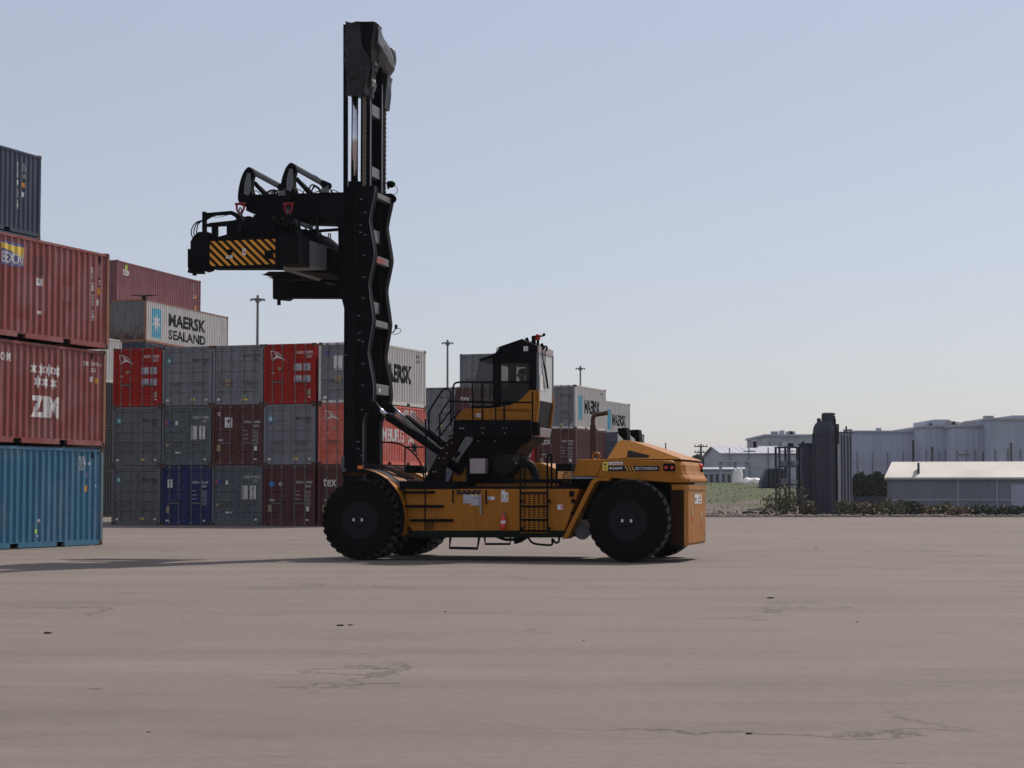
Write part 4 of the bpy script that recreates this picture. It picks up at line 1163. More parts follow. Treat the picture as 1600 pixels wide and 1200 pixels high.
# small stones and clods on the concrete
for i, (px, py, s, lab) in enumerate([(531, 978, .07, 'dark clod on the concrete below the front wheel, left of a smaller one'), (548, 977, .045, 'smaller dark clod beside the larger one below the front wheel'), (695, 956, .035, 'tiny stone on the concrete below the side steps'), (1170, 1147, .035, 'small dark stone in the near right foreground'),
        (912, 1001, .02, 'tiny pebble below the rear wheel in the foreground'), (72, 990, .07, 'dark clod on the open concrete at the left'), (1205, 935, .07, 'dark clod on the concrete right of the machine'), (1340, 972, .035, 'small stone on the concrete at the right'), (1276, 858, .06, 'small clod far out on the concrete at the right'), (233, 1144, .02, 'pebble in the near left foreground')]):
    p = ground_point(px, py)
    mb = MB(); rr = random.Random(i); s *= .5
    for q in range(4): mb.ball((rr.uniform(-1,1)*s, rr.uniform(-.5,.5)*s, s*.2), s*rr.uniform(.4,.8), s*.5, s*rr.uniform(.2,.35), 7, 5)
    o = mb.build('stone', flat('dark_clod', (.03,.025,.022), .95) if i == 0 else bpy.data.materials['dark_clod']); o.location = p; tag(o, lab, 'stone', 'stones on the concrete')

# ------------------------------------------------------------------ container handler
MF = Frame(-3.19, 40, -14.9)
P = MF.y
HX = empty('container_handler', (-3.19, 40, 0), MF.a, 'large yellow and black container handling lift truck with a raised mast and empty spreader', 'lift truck')
YL, BK, BM = MT['yellow'], MT['black'], MT['blackmat']
def part(name, mb, mats, parent=HX, bevel=0, smooth=False, label=None, seg=2):
    o = mb.build(name, mats, parent, smooth=smooth, bevel=bevel, seg=seg)
    if label: o['label'] = label
    return o
def poly(pts, y0, y1, mb=None, yref=None):
    mb = mb or MB(); yr = y0 if yref is None else yref
    return mb.prism([P(a, b, yr) for a, b in pts], y0, y1)
def bx(px0, py0, px1, py1, y0, y1, mb=None, yref=None):
    return poly([(px0, py1), (px1, py1), (px1, py0), (px0, py0)], y0, y1, mb, yref)
def T3(px, py, y): x, z = P(px, py, y); return (x, y, z)
def tb(pts, y, r, mb=None, n=8):      # tube through pixel points on the plane y (or own y as third value)
    mb = mb or MB(); return mb.tube([T3(p[0], p[1], p[2] if len(p) > 2 else y) for p in pts], r, n)
def curve(pts, k=6):                  # Catmull-Rom
    out = []; n = len(pts)
    for i in range(n-1):
        p0, p1, p2, p3 = [Vector(pts[max(0, min(n-1, i+j))]) for j in (-1, 0, 1, 2)]
        for q in range(k):
            t = q/k
            out.append(tuple(.5*((2*p1)+(p2-p0)*t+(2*p0-5*p1+4*p2-p3)*t*t+(3*p1-p0-3*p2+p3)*t**3)))
    out.append(tuple(pts[-1])); return out

# wheels
WR = .84
def tyre_mesh():
    mb = MB(); w_ = .55
    mb.lathe((0,0,0), [(.37, .03), (.42, .0), (.60, -.01), (.74, .010), (.805, .04), (.815, .08), (.815, w_-.08), (.805, w_-.04), (.74, w_-.015), (.60, w_+.01), (.42, w_), (.37, w_-.03)], 'y', 56)
    n = 30
    for i in range(n):
        for s in (0, 1):
            mb.m = 1; a0 = 2*math.pi*(i+.5*s)/n; V = []
            ys = (.0, .24) if s == 0 else (.31, .55)
            for (y, da) in ((ys[0], 0 if s == 0 else .07), (ys[1], .07 if s == 0 else 0)):
                for da2 in (-.058, .058):
                    for r in (.78, WR if .02 < y < .53 else WR-.02):
                        a = a0+da+da2; V.append((r*math.cos(a), y, r*math.sin(a)))
            mb.add(V, [(0,1,3,2), (4,6,7,5), (0,4,5,1), (2,3,7,6), (1,5,7,3), (0,2,6,4)])
            mb.m = 0
            y0_, y1_ = ((-.012, .02) if s == 0 else (.53, .562))
            V = [(r*math.cos(a0+d+(0 if s == 0 else .0)), y, r*math.sin(a0+d)) for y in (y0_, y1_) for (r, d) in ((.70, -.03), (.70, .03), (.82, .055), (.82, -.055))]
            mb.add(V, [(0,1,2,3), (7,6,5,4), (0,4,5,1), (1,5,6,2), (2,6,7,3), (3,7,4,0)])
    return mb.mesh('tyre')
def rim_mesh():
    mb = MB()
    mb.lathe((0,0,0), [(.40, .02), (.405, -.005), (.375, .0), (.36, .05), (.33, .12), (.24, .15), (.22, .08), (.16, .05), (.15, .0), (.10, -.02), (.001, -.02)], 'y', 36)
    for i in range(10):
        mb.m = 2; a = 2*math.pi*i/10; mb.lathe((.285*math.cos(a), .10, .285*math.sin(a)), [(.02, 0), (.02, .05)], 'y', 6)
    mb.m = 1
    for (dx, dz) in ((-.11, 0), (.07, 0)): mb.box(dx-.022, dx+.022, -.03, -.018, dz-.03, dz+.03)
    return mb.mesh('rim')
TM, RM = tyre_mesh(), rim_mesh()
MT['nut'] = flat('dull_wheel_nut', (.05, .048, .045), .5)
def wheel(x, y, flip=False, spin=0, label=None):
    o = empty('wheel', (x, y, WR)); o.parent = HX
    if flip: o.rotation_euler = (0, 0, math.pi)
    a = obj('tyre', TM, [MT['rubber'], MT['tread']], o); a.rotation_euler = (0, spin, 0)
    for d in (a,): d.modifiers.new('b', 'BEVEL').width = .006
    b = obj('rim', RM, [MT['charcoal'], MT['ink_w'], MT['nut']], o)
    if label: o['label'] = label
    return o
fx = P(561, 812, 0)[0]; rx = P(981, 816, .1)[0]
wheel(fx, 0, spin=.1); wheel(fx, .62, spin=.3); wheel(fx, 3.38, True, .2); wheel(fx, 4.0, True, .5)
wheel(rx, .10, spin=.2, label='rear steering wheel with a worn lug tread'); wheel(rx, 3.9, True, .6)
part('axle', MB().tube([(fx, .3, WR), (fx, 3.7, WR)], .16, 12).tube([(rx, .4, WR), (rx, 3.6, WR)], .13, 12), BM)

# front fenders
def fender(y0, y1):
    mb = MB(); A = [R(a) for a in range(112, -24, -6)]
    c = [(fx+.94*math.cos(a), WR+.03+.96*math.sin(a)) for a in A]; d = [(fx+1.0*math.cos(a), WR+.03+1.02*math.sin(a)) for a in A]
    V = []; k = k_ = len(A)
    for (q, y) in ((c, y0), (d, y0), (d, y1), (c, y1)): V += [(p[0], y, p[1]) for p in q]
    Fc = []
    for i in range(k-1):
        for s in range(4):
            t = (s+1) % 4; Fc.append((s*k+i, s*k+i+1, t*k+i+1, t*k+i))
    Fc += [(0, k, 2*k, 3*k), (k-1, 2*k-1, 3*k-1, 4*k-1)]
    f = part('front_fender', mb.add(V, Fc), YL)
    mb = MB(); V = []
    for (r_, y) in ((1.004, y0+.35), (1.018, y0+.35), (1.018, y0+.62), (1.004, y0+.62)): V += [(fx+r_*math.cos(a), y, WR+.03+(r_+.02)*math.sin(a)) for a in A[2:14]]
    k = 12; Fc = []
    for i in range(k-1):
        for s in range(4):
            t = (s+1) % 4; Fc.append((s*k+i, s*k+i+1, t*k+i+1, t*k+i))
    part('anti_slip_strip', mb.add(V, Fc), MT['steel'], f)
    mb = MB(); V = []; y_e = y0-.012 if y0 < 1 else y1+.002
    for (r_, y) in ((.935, y_e), (1.006, y_e), (1.006, y_e+.01), (.935, y_e+.01)): V += [(fx+r_*math.cos(a), y, WR+.03+(r_+.02)*math.sin(a)) for a in A]
    Fc = []
    for i in range(k_-1):
        for s in range(4):
            t = (s+1) % 4; Fc.append((s*k_+i, s*k_+i+1, t*k_+i+1, t*k_+i))
    part('rubber_edge', mb.add(V, Fc), BM, f)  # thin black strip covering the outer edge of the fender
    return f
fender(-.02, 1.22); fender(2.78, 4.02)

# chassis side boxes
mb = poly([(632, 764), (905, 764), (893, 800), (880, 836), (650, 836), (638, 822)], .22, 3.78)
part('chassis', mb, YL, bevel=.02)
part('chassis_sill', bx(640, 829, 884, 840, .20, 3.80, yref=.22), MT['drum'], bevel=.01)
part('chassis_seam', bx(663.2, 764.5, 665, 829, .206, .23), BM)
mb = MB()
for (a, b, yy) in ((630, 677, 769), (632, 691, 791), (640, 706, 813)):
    bx(a, yy-2, b, yy+2, .10, .26, mb)
part('side_step', mb, BM, bevel=.02)
mb = MB()
for q in range(4): bx(667+q*3, 815, 668+q*3, 828, .205, .24, mb)
part('louvre', mb, BM)
# black working deck over the front axle and along the side
mb = bx(624, 752, 716, 764, .2, 3.4); bx(640, 760, 905, 764.5, .26, 3.7, mb)
part('deck', mb, BK, bevel=.01)
part('deck_rail', bx(787, 748.5, 879, 754.5, .5, .62), BK, bevel=.01)
part('engine_housing', poly([(706, 764), (706, 745), (712, 733), (815, 724), (846, 723), (869, 732), (869, 764)], 1.5, 3.0), YL, bevel=.03)
# inner rear chassis and wheel arch
mb = bx(872, 748, 1060, 812, 1.0, 3.0); part('rear_frame', mb, BM, bevel=.02)
part('rear_arch_liner', bx(934, 739, 1056, 752, .52, 3.5), BM, bevel=.01)
part('arch_strut', poly([(878, 842), (886, 842), (929, 756), (935, 751.5), (951, 751.5), (953, 746), (931, 746), (923, 752)], .16, .60), YL, bevel=.015)
part('air_tank', MB().tube([T3(910, 831, .55), T3(910, 831, 1.6)], .16, 20), MT['steel'], bevel=.02)

# counterweight, built from slices with rounded rear corners
XR = P(1100.5, 800, 2.7)[0]
SL = [(.40, .30), (.44, .17), (.53, .07), (.70, 0), (2.85, 0), (3.02, .07), (3.11, .17), (3.15, .30)]
def slices(prof, off=0.0, shrink=0.0, sl=SL):
    """prof: (x, z, weight) - weight 1 points follow the rounded rear"""
    mb = MB(); n = len(prof); V = []
    for (y, d) in sl:
        yy = 1.775+(y-1.775)*(1-shrink)
        V += [(x-w_*d, yy, z) for (x, z, w_) in prof]
    k = len(sl); Fc = [tuple(range(n)), tuple((k-1)*n+i for i in range(n-1, -1, -1))]
    for i in range(k-1):
        for j in range(n):
            j2 = (j+1) % n; Fc.append((i*n+j, i*n+j2, (i+1)*n+j2, (i+1)*n+j))
    return mb.add(V, Fc)
def zz(py, y=1.0, px=1075): return P(px, py, y)[1]
xA = P(1050, 800, .4)[0]
z0, z1 = zz(852), zz(757)
part('counterweight', slices([(xA, z0+.05, 0), (XR-.03, z0, 1), (XR, z0+.05, 1), (XR, z1, 1), (xA, z1, 0)]), YL, bevel=.012, label='yellow counterweight scuffed at its lower rear corner')
MT['shade_paint'] = flat('dark_brown_shade', (.022, .010, .003), .8)
part('wheel_housing', slices([(xA-.03, z0+.0, 0), (XR+.004, z0+.0, 1), (XR+.004, z1-.02, 1), (xA-.03, z1-.02, 0)], sl=[(.390, .305), (.430, .168), (.524, .066)]), MT['shade_paint'])  # dark sheet over the rounded corner: wheel arch shade put into the colour
part('counterweight_lip', slices([(xA+.1, z1-.11, 0), (XR+.015, z1-.11, 1), (XR+.015, z1-.02, 1), (xA+.1, z1-.02, 0)], shrink=-.006), YL, bevel=.008)
mb = MB(); rnd = random.Random(8)
for q in range(14):
    yq = 2.2+rnd.random()*.6; zq = z0+.03+rnd.random()**1.5*.42; r_ = rnd.uniform(.02, .06)
    mb.add([(XR+.004, yq+r_*rnd.uniform(.6, 1.2)*math.cos(a_), zq+r_*rnd.uniform(.6, 1.2)*math.sin(a_)) for a_ in [2*math.pi*i/8 for i in range(8)]], [tuple(range(8))])
part('scuff_mark', mb, MT['steel'])
# lower hood band
yb = .40
def pz(px, py, y=yb): return P(px, py, y)
a = pz(945, 717.5); b = pz(1068, 720.5); c = pz(1074, 725); 
prof = [(pz(932, 745)[0], pz(932, 745)[1], 0), (XR+.01, zz(754.5), 1), (XR+.04, zz(752), 1), (XR+.04, zz(748.5), 1), (XR+.02, zz(746), 1), (XR-.02, zz(742), 1), (XR-.045, zz(736), 1), (XR-.06, zz(727), 1), (XR-.10, zz(722), 1), (XR-.18, zz(720), 1), (a[0], a[1], 0)]
part('hood_band', slices(prof), YL, bevel=.012, seg=3)
# raised engine hood with leaning sides
zb = a[1]-.01
def lean(z): return .50+1.25*max(0, z-zb)
def hp(px, py):
    y = .8
    for _ in range(6): x, z = P(px, py, y); y = lean(z)
    return (x, y, z)
pts = [hp(948, 717), hp(956.5, 704), hp(964, 692), hp(968, 688.6), hp(974, 687.4), hp(984, 688.6), hp(992, 690.5), hp(1030, 703.5), hp(1056, 713.5), (XR-.22, 0, zz(721.5)+.10), (XR-.12, 0, zz(721.5)+.06), (XR-.10, 0, zb)]
A = [(x, lean(z), z) for (x, y, z) in pts]; B = [(x, 3.55-lean(z), z) for (x, y, z) in pts]
part('engine_hood', MB().loft(A, B), YL, bevel=.03, seg=3)
# side air opening of the hood
q = [hp(980.5, 703), hp(1015.5, 711.5), hp(1013, 715), hp(978, 715)]
q2 = [(x, y-.006, z) for (x, y, z) in q]; q3 = [(x, y+.02, z) for (x, y, z) in q]
part('hood_vent', MB().loft(q2, q3), MT['maroonsteel'])
q = [hp(968, 715.5), hp(979, 703), hp(981.5, 702.5), hp(979, 715.5)]
part('hood_vent_fin', MB().loft([(x, y-.016, z) for (x, y, z) in q], [(x, y+.02, z) for (x, y, z) in q]), YL)
# side cover ahead of the hood
part('side_cover', poly([(903, 717.5), (943.5, 717.5), (932, 744.5), (894.5, 744.5)], .40, 3.5), YL, bevel=.02)
# decals on the hood band
def decal(name, items, parent=HX, mats=None):   # items: (geo fn, px0, py_bottom, px1, py_top, ink, y)
    for (fn, a0, b1, a1, b0, ink, y) in items:
        mb = MB(); x0, z0_ = P(a0, b1, y); x1, z1_ = P(a1, b0, y); vs_, fs = fn(x1-x0, z1_-z0_)
        mb.m = I(ink); mb.add([(v[0]+x0, y, v[1]+z0_) for v in vs_], fs)
        nm = 'lettering' if mark_kind((vs_, fs)) == 'lettering' else name
        me = bpy.data.meshes.new(nm); me.from_pydata(mb.v, [], mb.f); me.polygons.foreach_set('material_index', mb.mi)
        obj(nm, me, INKM, parent)
RCT = lambda w_, h_: rect(w_, h_)
def TX(s, b_=.02, sh=0): return lambda w_, h_: fit_text(s, w_, h_, b_, sh)
y_ = .385
decal('model_plate', [(RCT, 950, 736, 1030, 727.8, 'k', y_), (RCT, 941.5, 735.5, 950, 721.5, 'ye', y_), (RCT, 951, 726.5, 973, 721.5, 'w', y_),
      (TX('SANY', .03), 957, 733.8, 973.5, 729.6, 'w', y_-.004), (lambda w_, h_: disc(w_/2), 954, 731.6, 957.6, 729.8, 'w', y_-.004),
      (TX('SDCY410K5H4', .01), 992.5, 734, 1027, 729.4, 'w', y_-.004)]+
      [((lambda w_, h_: ([(0, h_), (w_*.35, h_), (w_, 0), (w_*.65, 0)], [(0,1,2,3)])), 976+5*i, 735.5, 982+5*i, 728.2, 'or_', y_-.004) for i in range(3)]+
      [(TX('DANGER', .01), 955, 725.6, 971, 723.2, 'rd', y_-.004), (lambda w_, h_: ([(0,0), (w_,0), (w_/2,h_)], [(0,1,2)]), 943, 727, 948, 723, 'k', y_-.004), (TX('!!', .01), 944, 734, 947.5, 729.5, 'k', y_-.004)])
tl = part('tail_light', bx(1036, 724, 1054.5, 736, .355, .42), BM, bevel=.02)
part('lens', MB().lathe((*T3(1040.5, 730.5, .345),), [(.034, 0), (.034, .02)], 'y', 14), MT['redlens'], tl)
part('lens', MB().lathe((*T3(1050, 730.5, .345),), [(.034, 0), (.034, .02)], 'y', 14), MT['redlens'], tl)
# marks on the rear face
def rear(items, name):
    mb = MB()
    for (fn, a0, b1, a1, b0, ink, e) in items:
        y0, z0_ = MF.x(a0, b1, XR); y1, z1_ = MF.x(a1, b0, XR); vs_, fs = fn(y1-y0, z1_-z0_); mb.m = I(ink)
        mb.add([(XR+e, v[0]+y0, v[1]+z0_) for v in vs_], fs)
    me = bpy.data.meshes.new(name); me.from_pydata(mb.v, [], mb.f); me.polygons.foreach_set('material_index', mb.mi); obj(name, me, INKM, HX)
rear([(RCT, 1085, 787, 1096, 772.5, 'w', .006), (RCT, 1086, 772.3, 1096, 769.5, 'tan', .006), (RCT, 1092, 775.5, 1095.5, 773.5, 'or_', .01), (RCT, 1086, 783, 1087.5, 777, 'k', .01), (TX('STOP', .01), 1090, 780, 1095, 777, 'k', .01), (TX('15 M'), 1090, 785, 1095, 782, 'k', .01),
      (RCT, 1094, 808, 1097, 799, 'tan', .006), (RCT, 1080.8, 815, 1082.6, 806, 'rd', .006), (RCT, 1080.8, 804, 1083, 794, 'tan', .006)], 'warning_plate')
# exhaust, intakes, eye, beacon
ex = part('exhaust_pipe', tb([(926.5, 718), (926.5, 664)], 1.3, .062, n=14), MT['exhaust'])
part('elbow', MB().tube([T3(*p, 1.3) for p in curve([(926.5, 665), (926.5, 655), (928.5, 649.5), (934, 647.5), (942, 646.5), (950, 644.6)])], .046, 12), MT['exhaust'], ex)
part('lifting_eye', MB().tube([(T3(932, 713, .7)[0]+.075*math.cos(a), .7, T3(932, 713, .7)[2]+.075*math.sin(a)) for a in [2*math.pi*i/16 for i in range(17)]], .018, 8), YL)
for (dx, yy) in ((0, 1.2), (19, 1.9)):
    part('air_intake', poly([(964.5+dx, 669-dx*.02+dx*.16), (978.5+dx, 668+dx*.16), (981+dx, 692), (974+dx, 692), (973+dx, 686), (966+dx, 678.5+dx*.1)], yy, yy+.35), BM, bevel=.015)
bc = part('beacon', MB().ball(T3(1093.5, 729, 2.6), .075, .075, .07, 14, 10), MT['redlens'])
part('beacon_base', MB().lathe(T3(1093.5, 733.5, 2.6), [(.05, -.06), (.07, -.05), (.07, 0), (.03, .01)], 'z', 14).tube([T3(1093, 748, 2.6), T3(1093.5, 735, 2.6)], .022, 8), BK, bc)

# things on the flank
decal('side_lettering', [(TX('SANY', .07), 713, 773, 754, 765.6, 'k', .203)])
decal('notice_sheet', [(RCT, 724, 786.5, 749, 772.6, 'sh', .208), (RCT, 735.5, 790, 749, 786.5, 'sh', .208), (RCT, 736, 773.8, 748, 772.4, 'ye', .204), (TX('NA'), 726, 784, 731, 781, 'gr', .204), (TX('OPEN'), 738, 779, 747, 777, 'gr', .204),
      (RCT, 762, 781, 773, 776, 'w', .208), (lambda w_, h_: disc(w_/2), 765, 778.6, 768, 777, 'lb', .204), (RCT, 783, 784.5, 794, 769.5, 'w', .208), (RCT, 783.5, 769.5, 789, 766, 'w', .208), (TX('! !'), 785, 780, 792, 773.5, 'k', .204), (TX('SAFE'), 786, 783, 792, 781.3, 'k', .204),
      (RCT, 871, 796.5, 880, 788.5, 'w', .208), (RCT, 877, 795.5, 879.3, 789.5, 'rd', .204)])
for (pp, yy) in (((708, 766), (708, 786)), ((759.5, 765.5), (759.5, 787))), :
    pass
for (px, p0, p1) in ((707.5, 766, 786), (759.5, 765.5, 787.5)):
    part('grab_handle', tb([(px+1.5, p0), (px, p0+2), (px, p1-2), (px+1.5, p1)], .15, .018), BM)
part('latch', MB().box(*sum(([P(749.7, 804, .17)[0], P(752, 804, .17)[0]], [.15, .20], [P(750, 804, .17)[1], P(750, 773, .17)[1]]), [])), MT['boxgrey'], bevel=.005)
fe = part('fire_extinguisher', MB().lathe(T3(786.5, 828, .14), [(.0, 0), (.05, .01), (.055, .05), (.055, .24), (.03, .29), (.015, .30), (.015, .34)], 'z', 14), MT['redlens'], smooth=True)
part('extinguisher_label', MB().lathe(T3(786.5, 828, .14), [(.0565, .13), (.0565, .19)], 'z', 14), MT['ink_w'], fe)
part('valve', tb([(782.5, 804.5), (787, 803.5), (792, 803)], .14, .012, tb([(787, 804), (792, 808.5)], .13, .008)), MT['steel'], fe)
# ladder and grille
gx0, gz0 = P(816, 831, .2); gx1, gz1 = P(853.5, 770, .2)
gr = part('radiator_grille', MB().box(gx0, gx1, .205, .212, gz0, gz1), BM)
mb = MB()
nr = 18
for i in range(nr): z = gz0+(gz1-gz0)*(i+.5)/nr; mb.box(gx0, gx1, .188, .203, z-.010, z+.010)
for i in range(6): x = gx0+(gx1-gx0)*i/5; mb.box(x-.018, x+.018, .184, .204, gz0, gz1)
for z in (gz0, gz0+(gz1-gz0)/3, gz0+(gz1-gz0)*2/3, gz1): mb.box(gx0-.03, gx1+.03, .180, .204, z-.02, z+.02)
part('slat', mb, YL, gr)
mb = MB()
for px in (813.3, 855.2): mb.tube([T3(*p) for p in [(px, 831, .10), (px, 768, .10), (px, 722, .10)]]+[T3(*p) for p in curve([(px, 722, .10), (px+1, 712, .12), (px+4, 710, .14), (px+6.5, 713, .16), (px+6.5, 730, .2), (px+6.5, 762, .24)], 5)], .020, 8)
for py in (770, 791, 812, 830): mb.tube([T3(813.3, py, .10), T3(855.2, py, .10)], .020, 8)
for (px, py) in ((815, 783), (858, 783), (815, 826), (858, 826)): mb.tube([T3(px, py, .06), T3(px, py, .2)], .035, 8)
part('ladder', mb, BM)
# knobs and handle at the rear of the flank
part('filler_box', bx(889.5, 767, 896, 776, .16, .23), BM, bevel=.01)
for py in (783, 802): part('knob', MB().lathe(T3(895, py, .16), [(.045, .05), (.045, .02), (.025, 0), (.02, -.02)], 'y', 12), BM)
# steps and hoses hanging under the frame
part('lower_step', tb([(704, 838), (702.5, 856), (746, 857), (749, 838)], .3, .03, tb([(757, 838), (758.5, 850), (797, 850), (797.5, 838)], .4, .024)), MT['charcoal'])
mb = MB()
mb.tube([T3(*p, .6) for p in curve([(824, 838), (832, 848), (846, 851), (862, 851), (863, 842), (868, 848), (873, 846), (874, 838)])], .022, 8)
mb.tube([T3(*p, .8) for p in curve([(776, 838), (790, 843), (806, 843), (812, 846), (822, 840)])], .03, 8)
part('underbody_hose', mb, BM)
part('bracket', poly([(803, 838), (829, 838), (806, 850), (803, 849)], .5, .6), BM)

# ---------------- mast
YN = 1.35
edge = curve([(585.5, 290), (585, 303), (577.8, 338), (578, 352), (583.9, 388), (583.9, 404), (576.8, 440), (577, 455), (581.9, 492), (581.9, 506), (575.4, 546), (576, 560), (582.4, 596), (582.4, 626), (570, 650), (567, 664), (567, 700), (567, 742)], 4)
outl = [(538.5, 292)]+edge+[(566, 840), (536, 840)]
pl = [P(a, b, YN) for a, b in outl]
for y0 in (YN, YN+1.12):
    mu = part('mast_upright', MB().prism(pl, y0, y0+.22), BK)
    ee = [P(a, b, YN) for a, b in edge]
    mb = MB(); V = []
    for (x, z) in ee: V += [(x-.004, y0-.006, z), (x+.006, y0-.006, z), (x+.006, y0+.012, z), (x-.004, y0+.012, z)]
    Fc = []
    for i in range(len(ee)-1):
        for s in range(4): t = (s+1) % 4; Fc.append((i*4+s, i*4+t, (i+1)*4+t, (i+1)*4+s))
    if y0 == YN: part('edge_highlight', mb.add(V, Fc), MT['steel'], mu)  # pale strip paints the highlight along the near upright's edge
def cross(pxr, py0, py1, d=.14, mat='beam', y0=YN+.221, y1=YN+1.119, name='crossbeam', lab=None):
    x, z1_ = P(pxr, py0, YN); _, z0_ = P(pxr, py1, YN)
    return part(name, MB().box(x-d, x, y0, y1, z0_, z1_), MT[mat], bevel=.01, label=lab)
cross(585, 298, 307); cross(582.5, 397, 408.5); cross(581, 498, 508.5); cb = cross(582, 598.5, 615)
x, _ = P(582.5, 400, YN)
def ymark(s, px0, py1, px1, py0, ink, X, name, geo=None):
    y0, z0_ = MF.x(px0, py1, X); y1, z1_ = MF.x(px1, py0, X); vs_, fs = geo(y1-y0, z1_-z0_) if geo else fit_text(s, y1-y0, z1_-z0_, .02)
    mb = MB(); mb.m = I(ink); mb.add([(X, v[0]+y0, v[1]+z0_) for v in vs_], fs)
    me = bpy.data.meshes.new(name); me.from_pydata(mb.v, [], mb.f); me.polygons.foreach_set('material_index', mb.mi); obj(name, me, INKM, HX)
ymark('SANY', 588, 410, 603, 406, 'rd', x+.004, 'mast_lettering')
x, _ = P(582, 600, YN); ymark('', 592.5, 612.5, 595, 607.5, 'w', x+.004, 'warning_sticker', RCT)
for i, (px, py) in enumerate([(565, 311), (571, 332), (564, 352), (564, 363), (571, 367), (569, 399), (569, 433), (568, 466), (561, 493), (562, 520), (561, 531), (567, 534), (540, 482), (541, 555), (568, 568), (567, 602), (566, 640), (560, 690), (560, 701), (566, 712)]):
    part('clamp', MB().box(*sum([[T3(px-2, py, YN)[0], T3(px+2, py, YN)[0]], [YN-.03, YN-.001], [T3(px, py+.8, YN)[2], T3(px, py-.8, YN)[2]]], [])), MT['steel'])
# inner mast
for y0 in (1.58, 2.36):
    part('inner_mast_upright', MB().box(P(561, 300, 1.5)[0], P(575.5, 300, 1.5)[0], y0, y0+.16, P(566, 600, 1.5)[1], P(566, 52, 1.5)[1]), BK, bevel=.008)
    part('slide_rail', MB().box(P(575.8, 300, 1.5)[0], P(576.6, 300, 1.5)[0], y0-.01, y0+.05, P(566, 292, 1.5)[1], P(566, 120, 1.5)[1]), MT['steel'])
xi = P(575, 200, 1.5)[0]
for (a, b) in ((158, 176), (256, 272), (354, 374), (468, 486)):
    part('inner_crossbeam', MB().box(xi-.16, xi-.01, 1.742, 2.358, P(575, b, 1.5)[1], P(575, a, 1.5)[1]), MT['beam'], bevel=.01)
mb = MB(); mb.box(xi-.20, xi-.17, 1.742, 2.358, P(575, 380, 1.5)[1], P(575, 60, 1.5)[1]); part('back_plate', mb, BM)
for y0 in (1.45, 2.78):
    lc = part('lift_cylinder', MB().tube([(P(553.7, 300, 1.45)[0], y0, P(553.7, 700, 1.45)[1]), (P(553.7, 300, 1.45)[0], y0, P(553.7, 287, 1.45)[1])], .12, 16).tube([(P(553.7, 300, 1.45)[0], y0, P(553.7, 292, 1.45)[1]), (P(553.7, 300, 1.45)[0], y0, P(553.7, 284, 1.45)[1])], .135, 14), BK)
    part('rod', MB().tube([(P(553.7, 300, 1.45)[0], y0, P(553.7, 287, 1.45)[1]), (P(553.7, 300, 1.45)[0], y0, P(553.7, 130, 1.45)[1])], .078, 18), MT['chrome'], lc, smooth=True)
ht = part('hose_track', bx(536.3, 38, 540.8, 470, 1.30, 1.40), BK)
mb = MB()
for i in range(70): bx(541, 150+i*2.1, 542.6, 151.3+i*2.1, 1.31, 1.38, mb)
part('toothed_strip', mb, BM, ht)
def chain(px, y0, pt, pb):
    mb = MB(); x, z = P(px, pb, 1.38); _, z1_ = P(px, pt, 1.38); n = int((z1_-z)/.052)
    for i in range(n):
        q = z+i*.052
        mb.box(x-.036, x+.036, y0, y0+.012, q, q+.040); mb.box(x-.036, x+.036, y0+.05, y0+.062, q+.026, q+.066) if i % 2 else mb.box(x-.028, x+.028, y0+.018, y0+.046, q+.02, q+.06)
        mb.box(x-.01, x+.01, y0-.006, y0+.068, q+.012, q+.03)
    return part('lift_chain', mb, MT['chain'])
chain(568, 1.40, 130, 292); chain(568, 2.76, 110, 292)
# plastic wrapped mast head
def lumpy(name, A, B, mat, amp, seed, n=9, m=9):
    """quad ring A (4 pts) to ring B, subdivided and crumpled"""
    mb = MB(); A = [Vector(p) for p in A]; B = [Vector(p) for p in B]; V = []; per = 4*n
    def ringpt(Rg, k):
        s = k//n; t = (k % n)/n; return Rg[s].lerp(Rg[(s+1) % 4], t)
    C = (sum(A, Vector())+sum(B, Vector()))/8
    for j in range(m+1):
        for k in range(per):
            p = ringpt(A, k).lerp(ringpt(B, k), j/m)
            d = noise.noise_vector(p*2.6+Vector((seed, 0, 0)))*amp+noise.noise_vector(p*7+Vector((seed, 9, 0)))*amp*.45
            c = (sum(A, Vector())/4).lerp(sum(B, Vector())/4, j/m); q = (p-c)
            V.append(c+q*(1.0-.06*abs(math.sin(k*math.pi*2/n))*0)+d)
    Fc = []
    for j in range(m):
        for k in range(per): k2 = (k+1) % per; Fc.append((j*per+k, j*per+k2, (j+1)*per+k2, (j+1)*per+k))
    Fc += [tuple(range(per)), tuple(m*per+k for k in range(per-1, -1, -1))]
    return part(name, mb.add(V, Fc), mat, smooth=False)
def q4(px0, px1, y0, y1, py, pyr=None):      # horizontal ring
    x0, z = P(px0, py, YN); x1, zr = P(px1, pyr or py, YN); return [(x0, y0, z), (x1, y0, zr), (x1, y1, zr), (x0, y1, z)]
lumpy('plastic_wrap', q4(541, 574, 1.28, 1.75, 148), q4(538.5, 578, 1.22, 1.8, 95), MT['plastic'], .09, 1)
lumpy('plastic_wrap', q4(540, 578, 1.24, 1.8, 97), q4(540.5, 559, 1.26, 1.75, 36.5), MT['plastic'], .07, 4)
lumpy('mast_head', q4(558, 580, 1.3, 1.85, 100), q4(559, 584.5, 1.32, 1.9, 33.5), BK, .03, 6)
x0, z = P(560, 34, YN); x1, _ = P(584.5, 34, YN); zb_ = P(584, 86, YN)[1]
z2 = z-.35; zb2 = zb_-.05
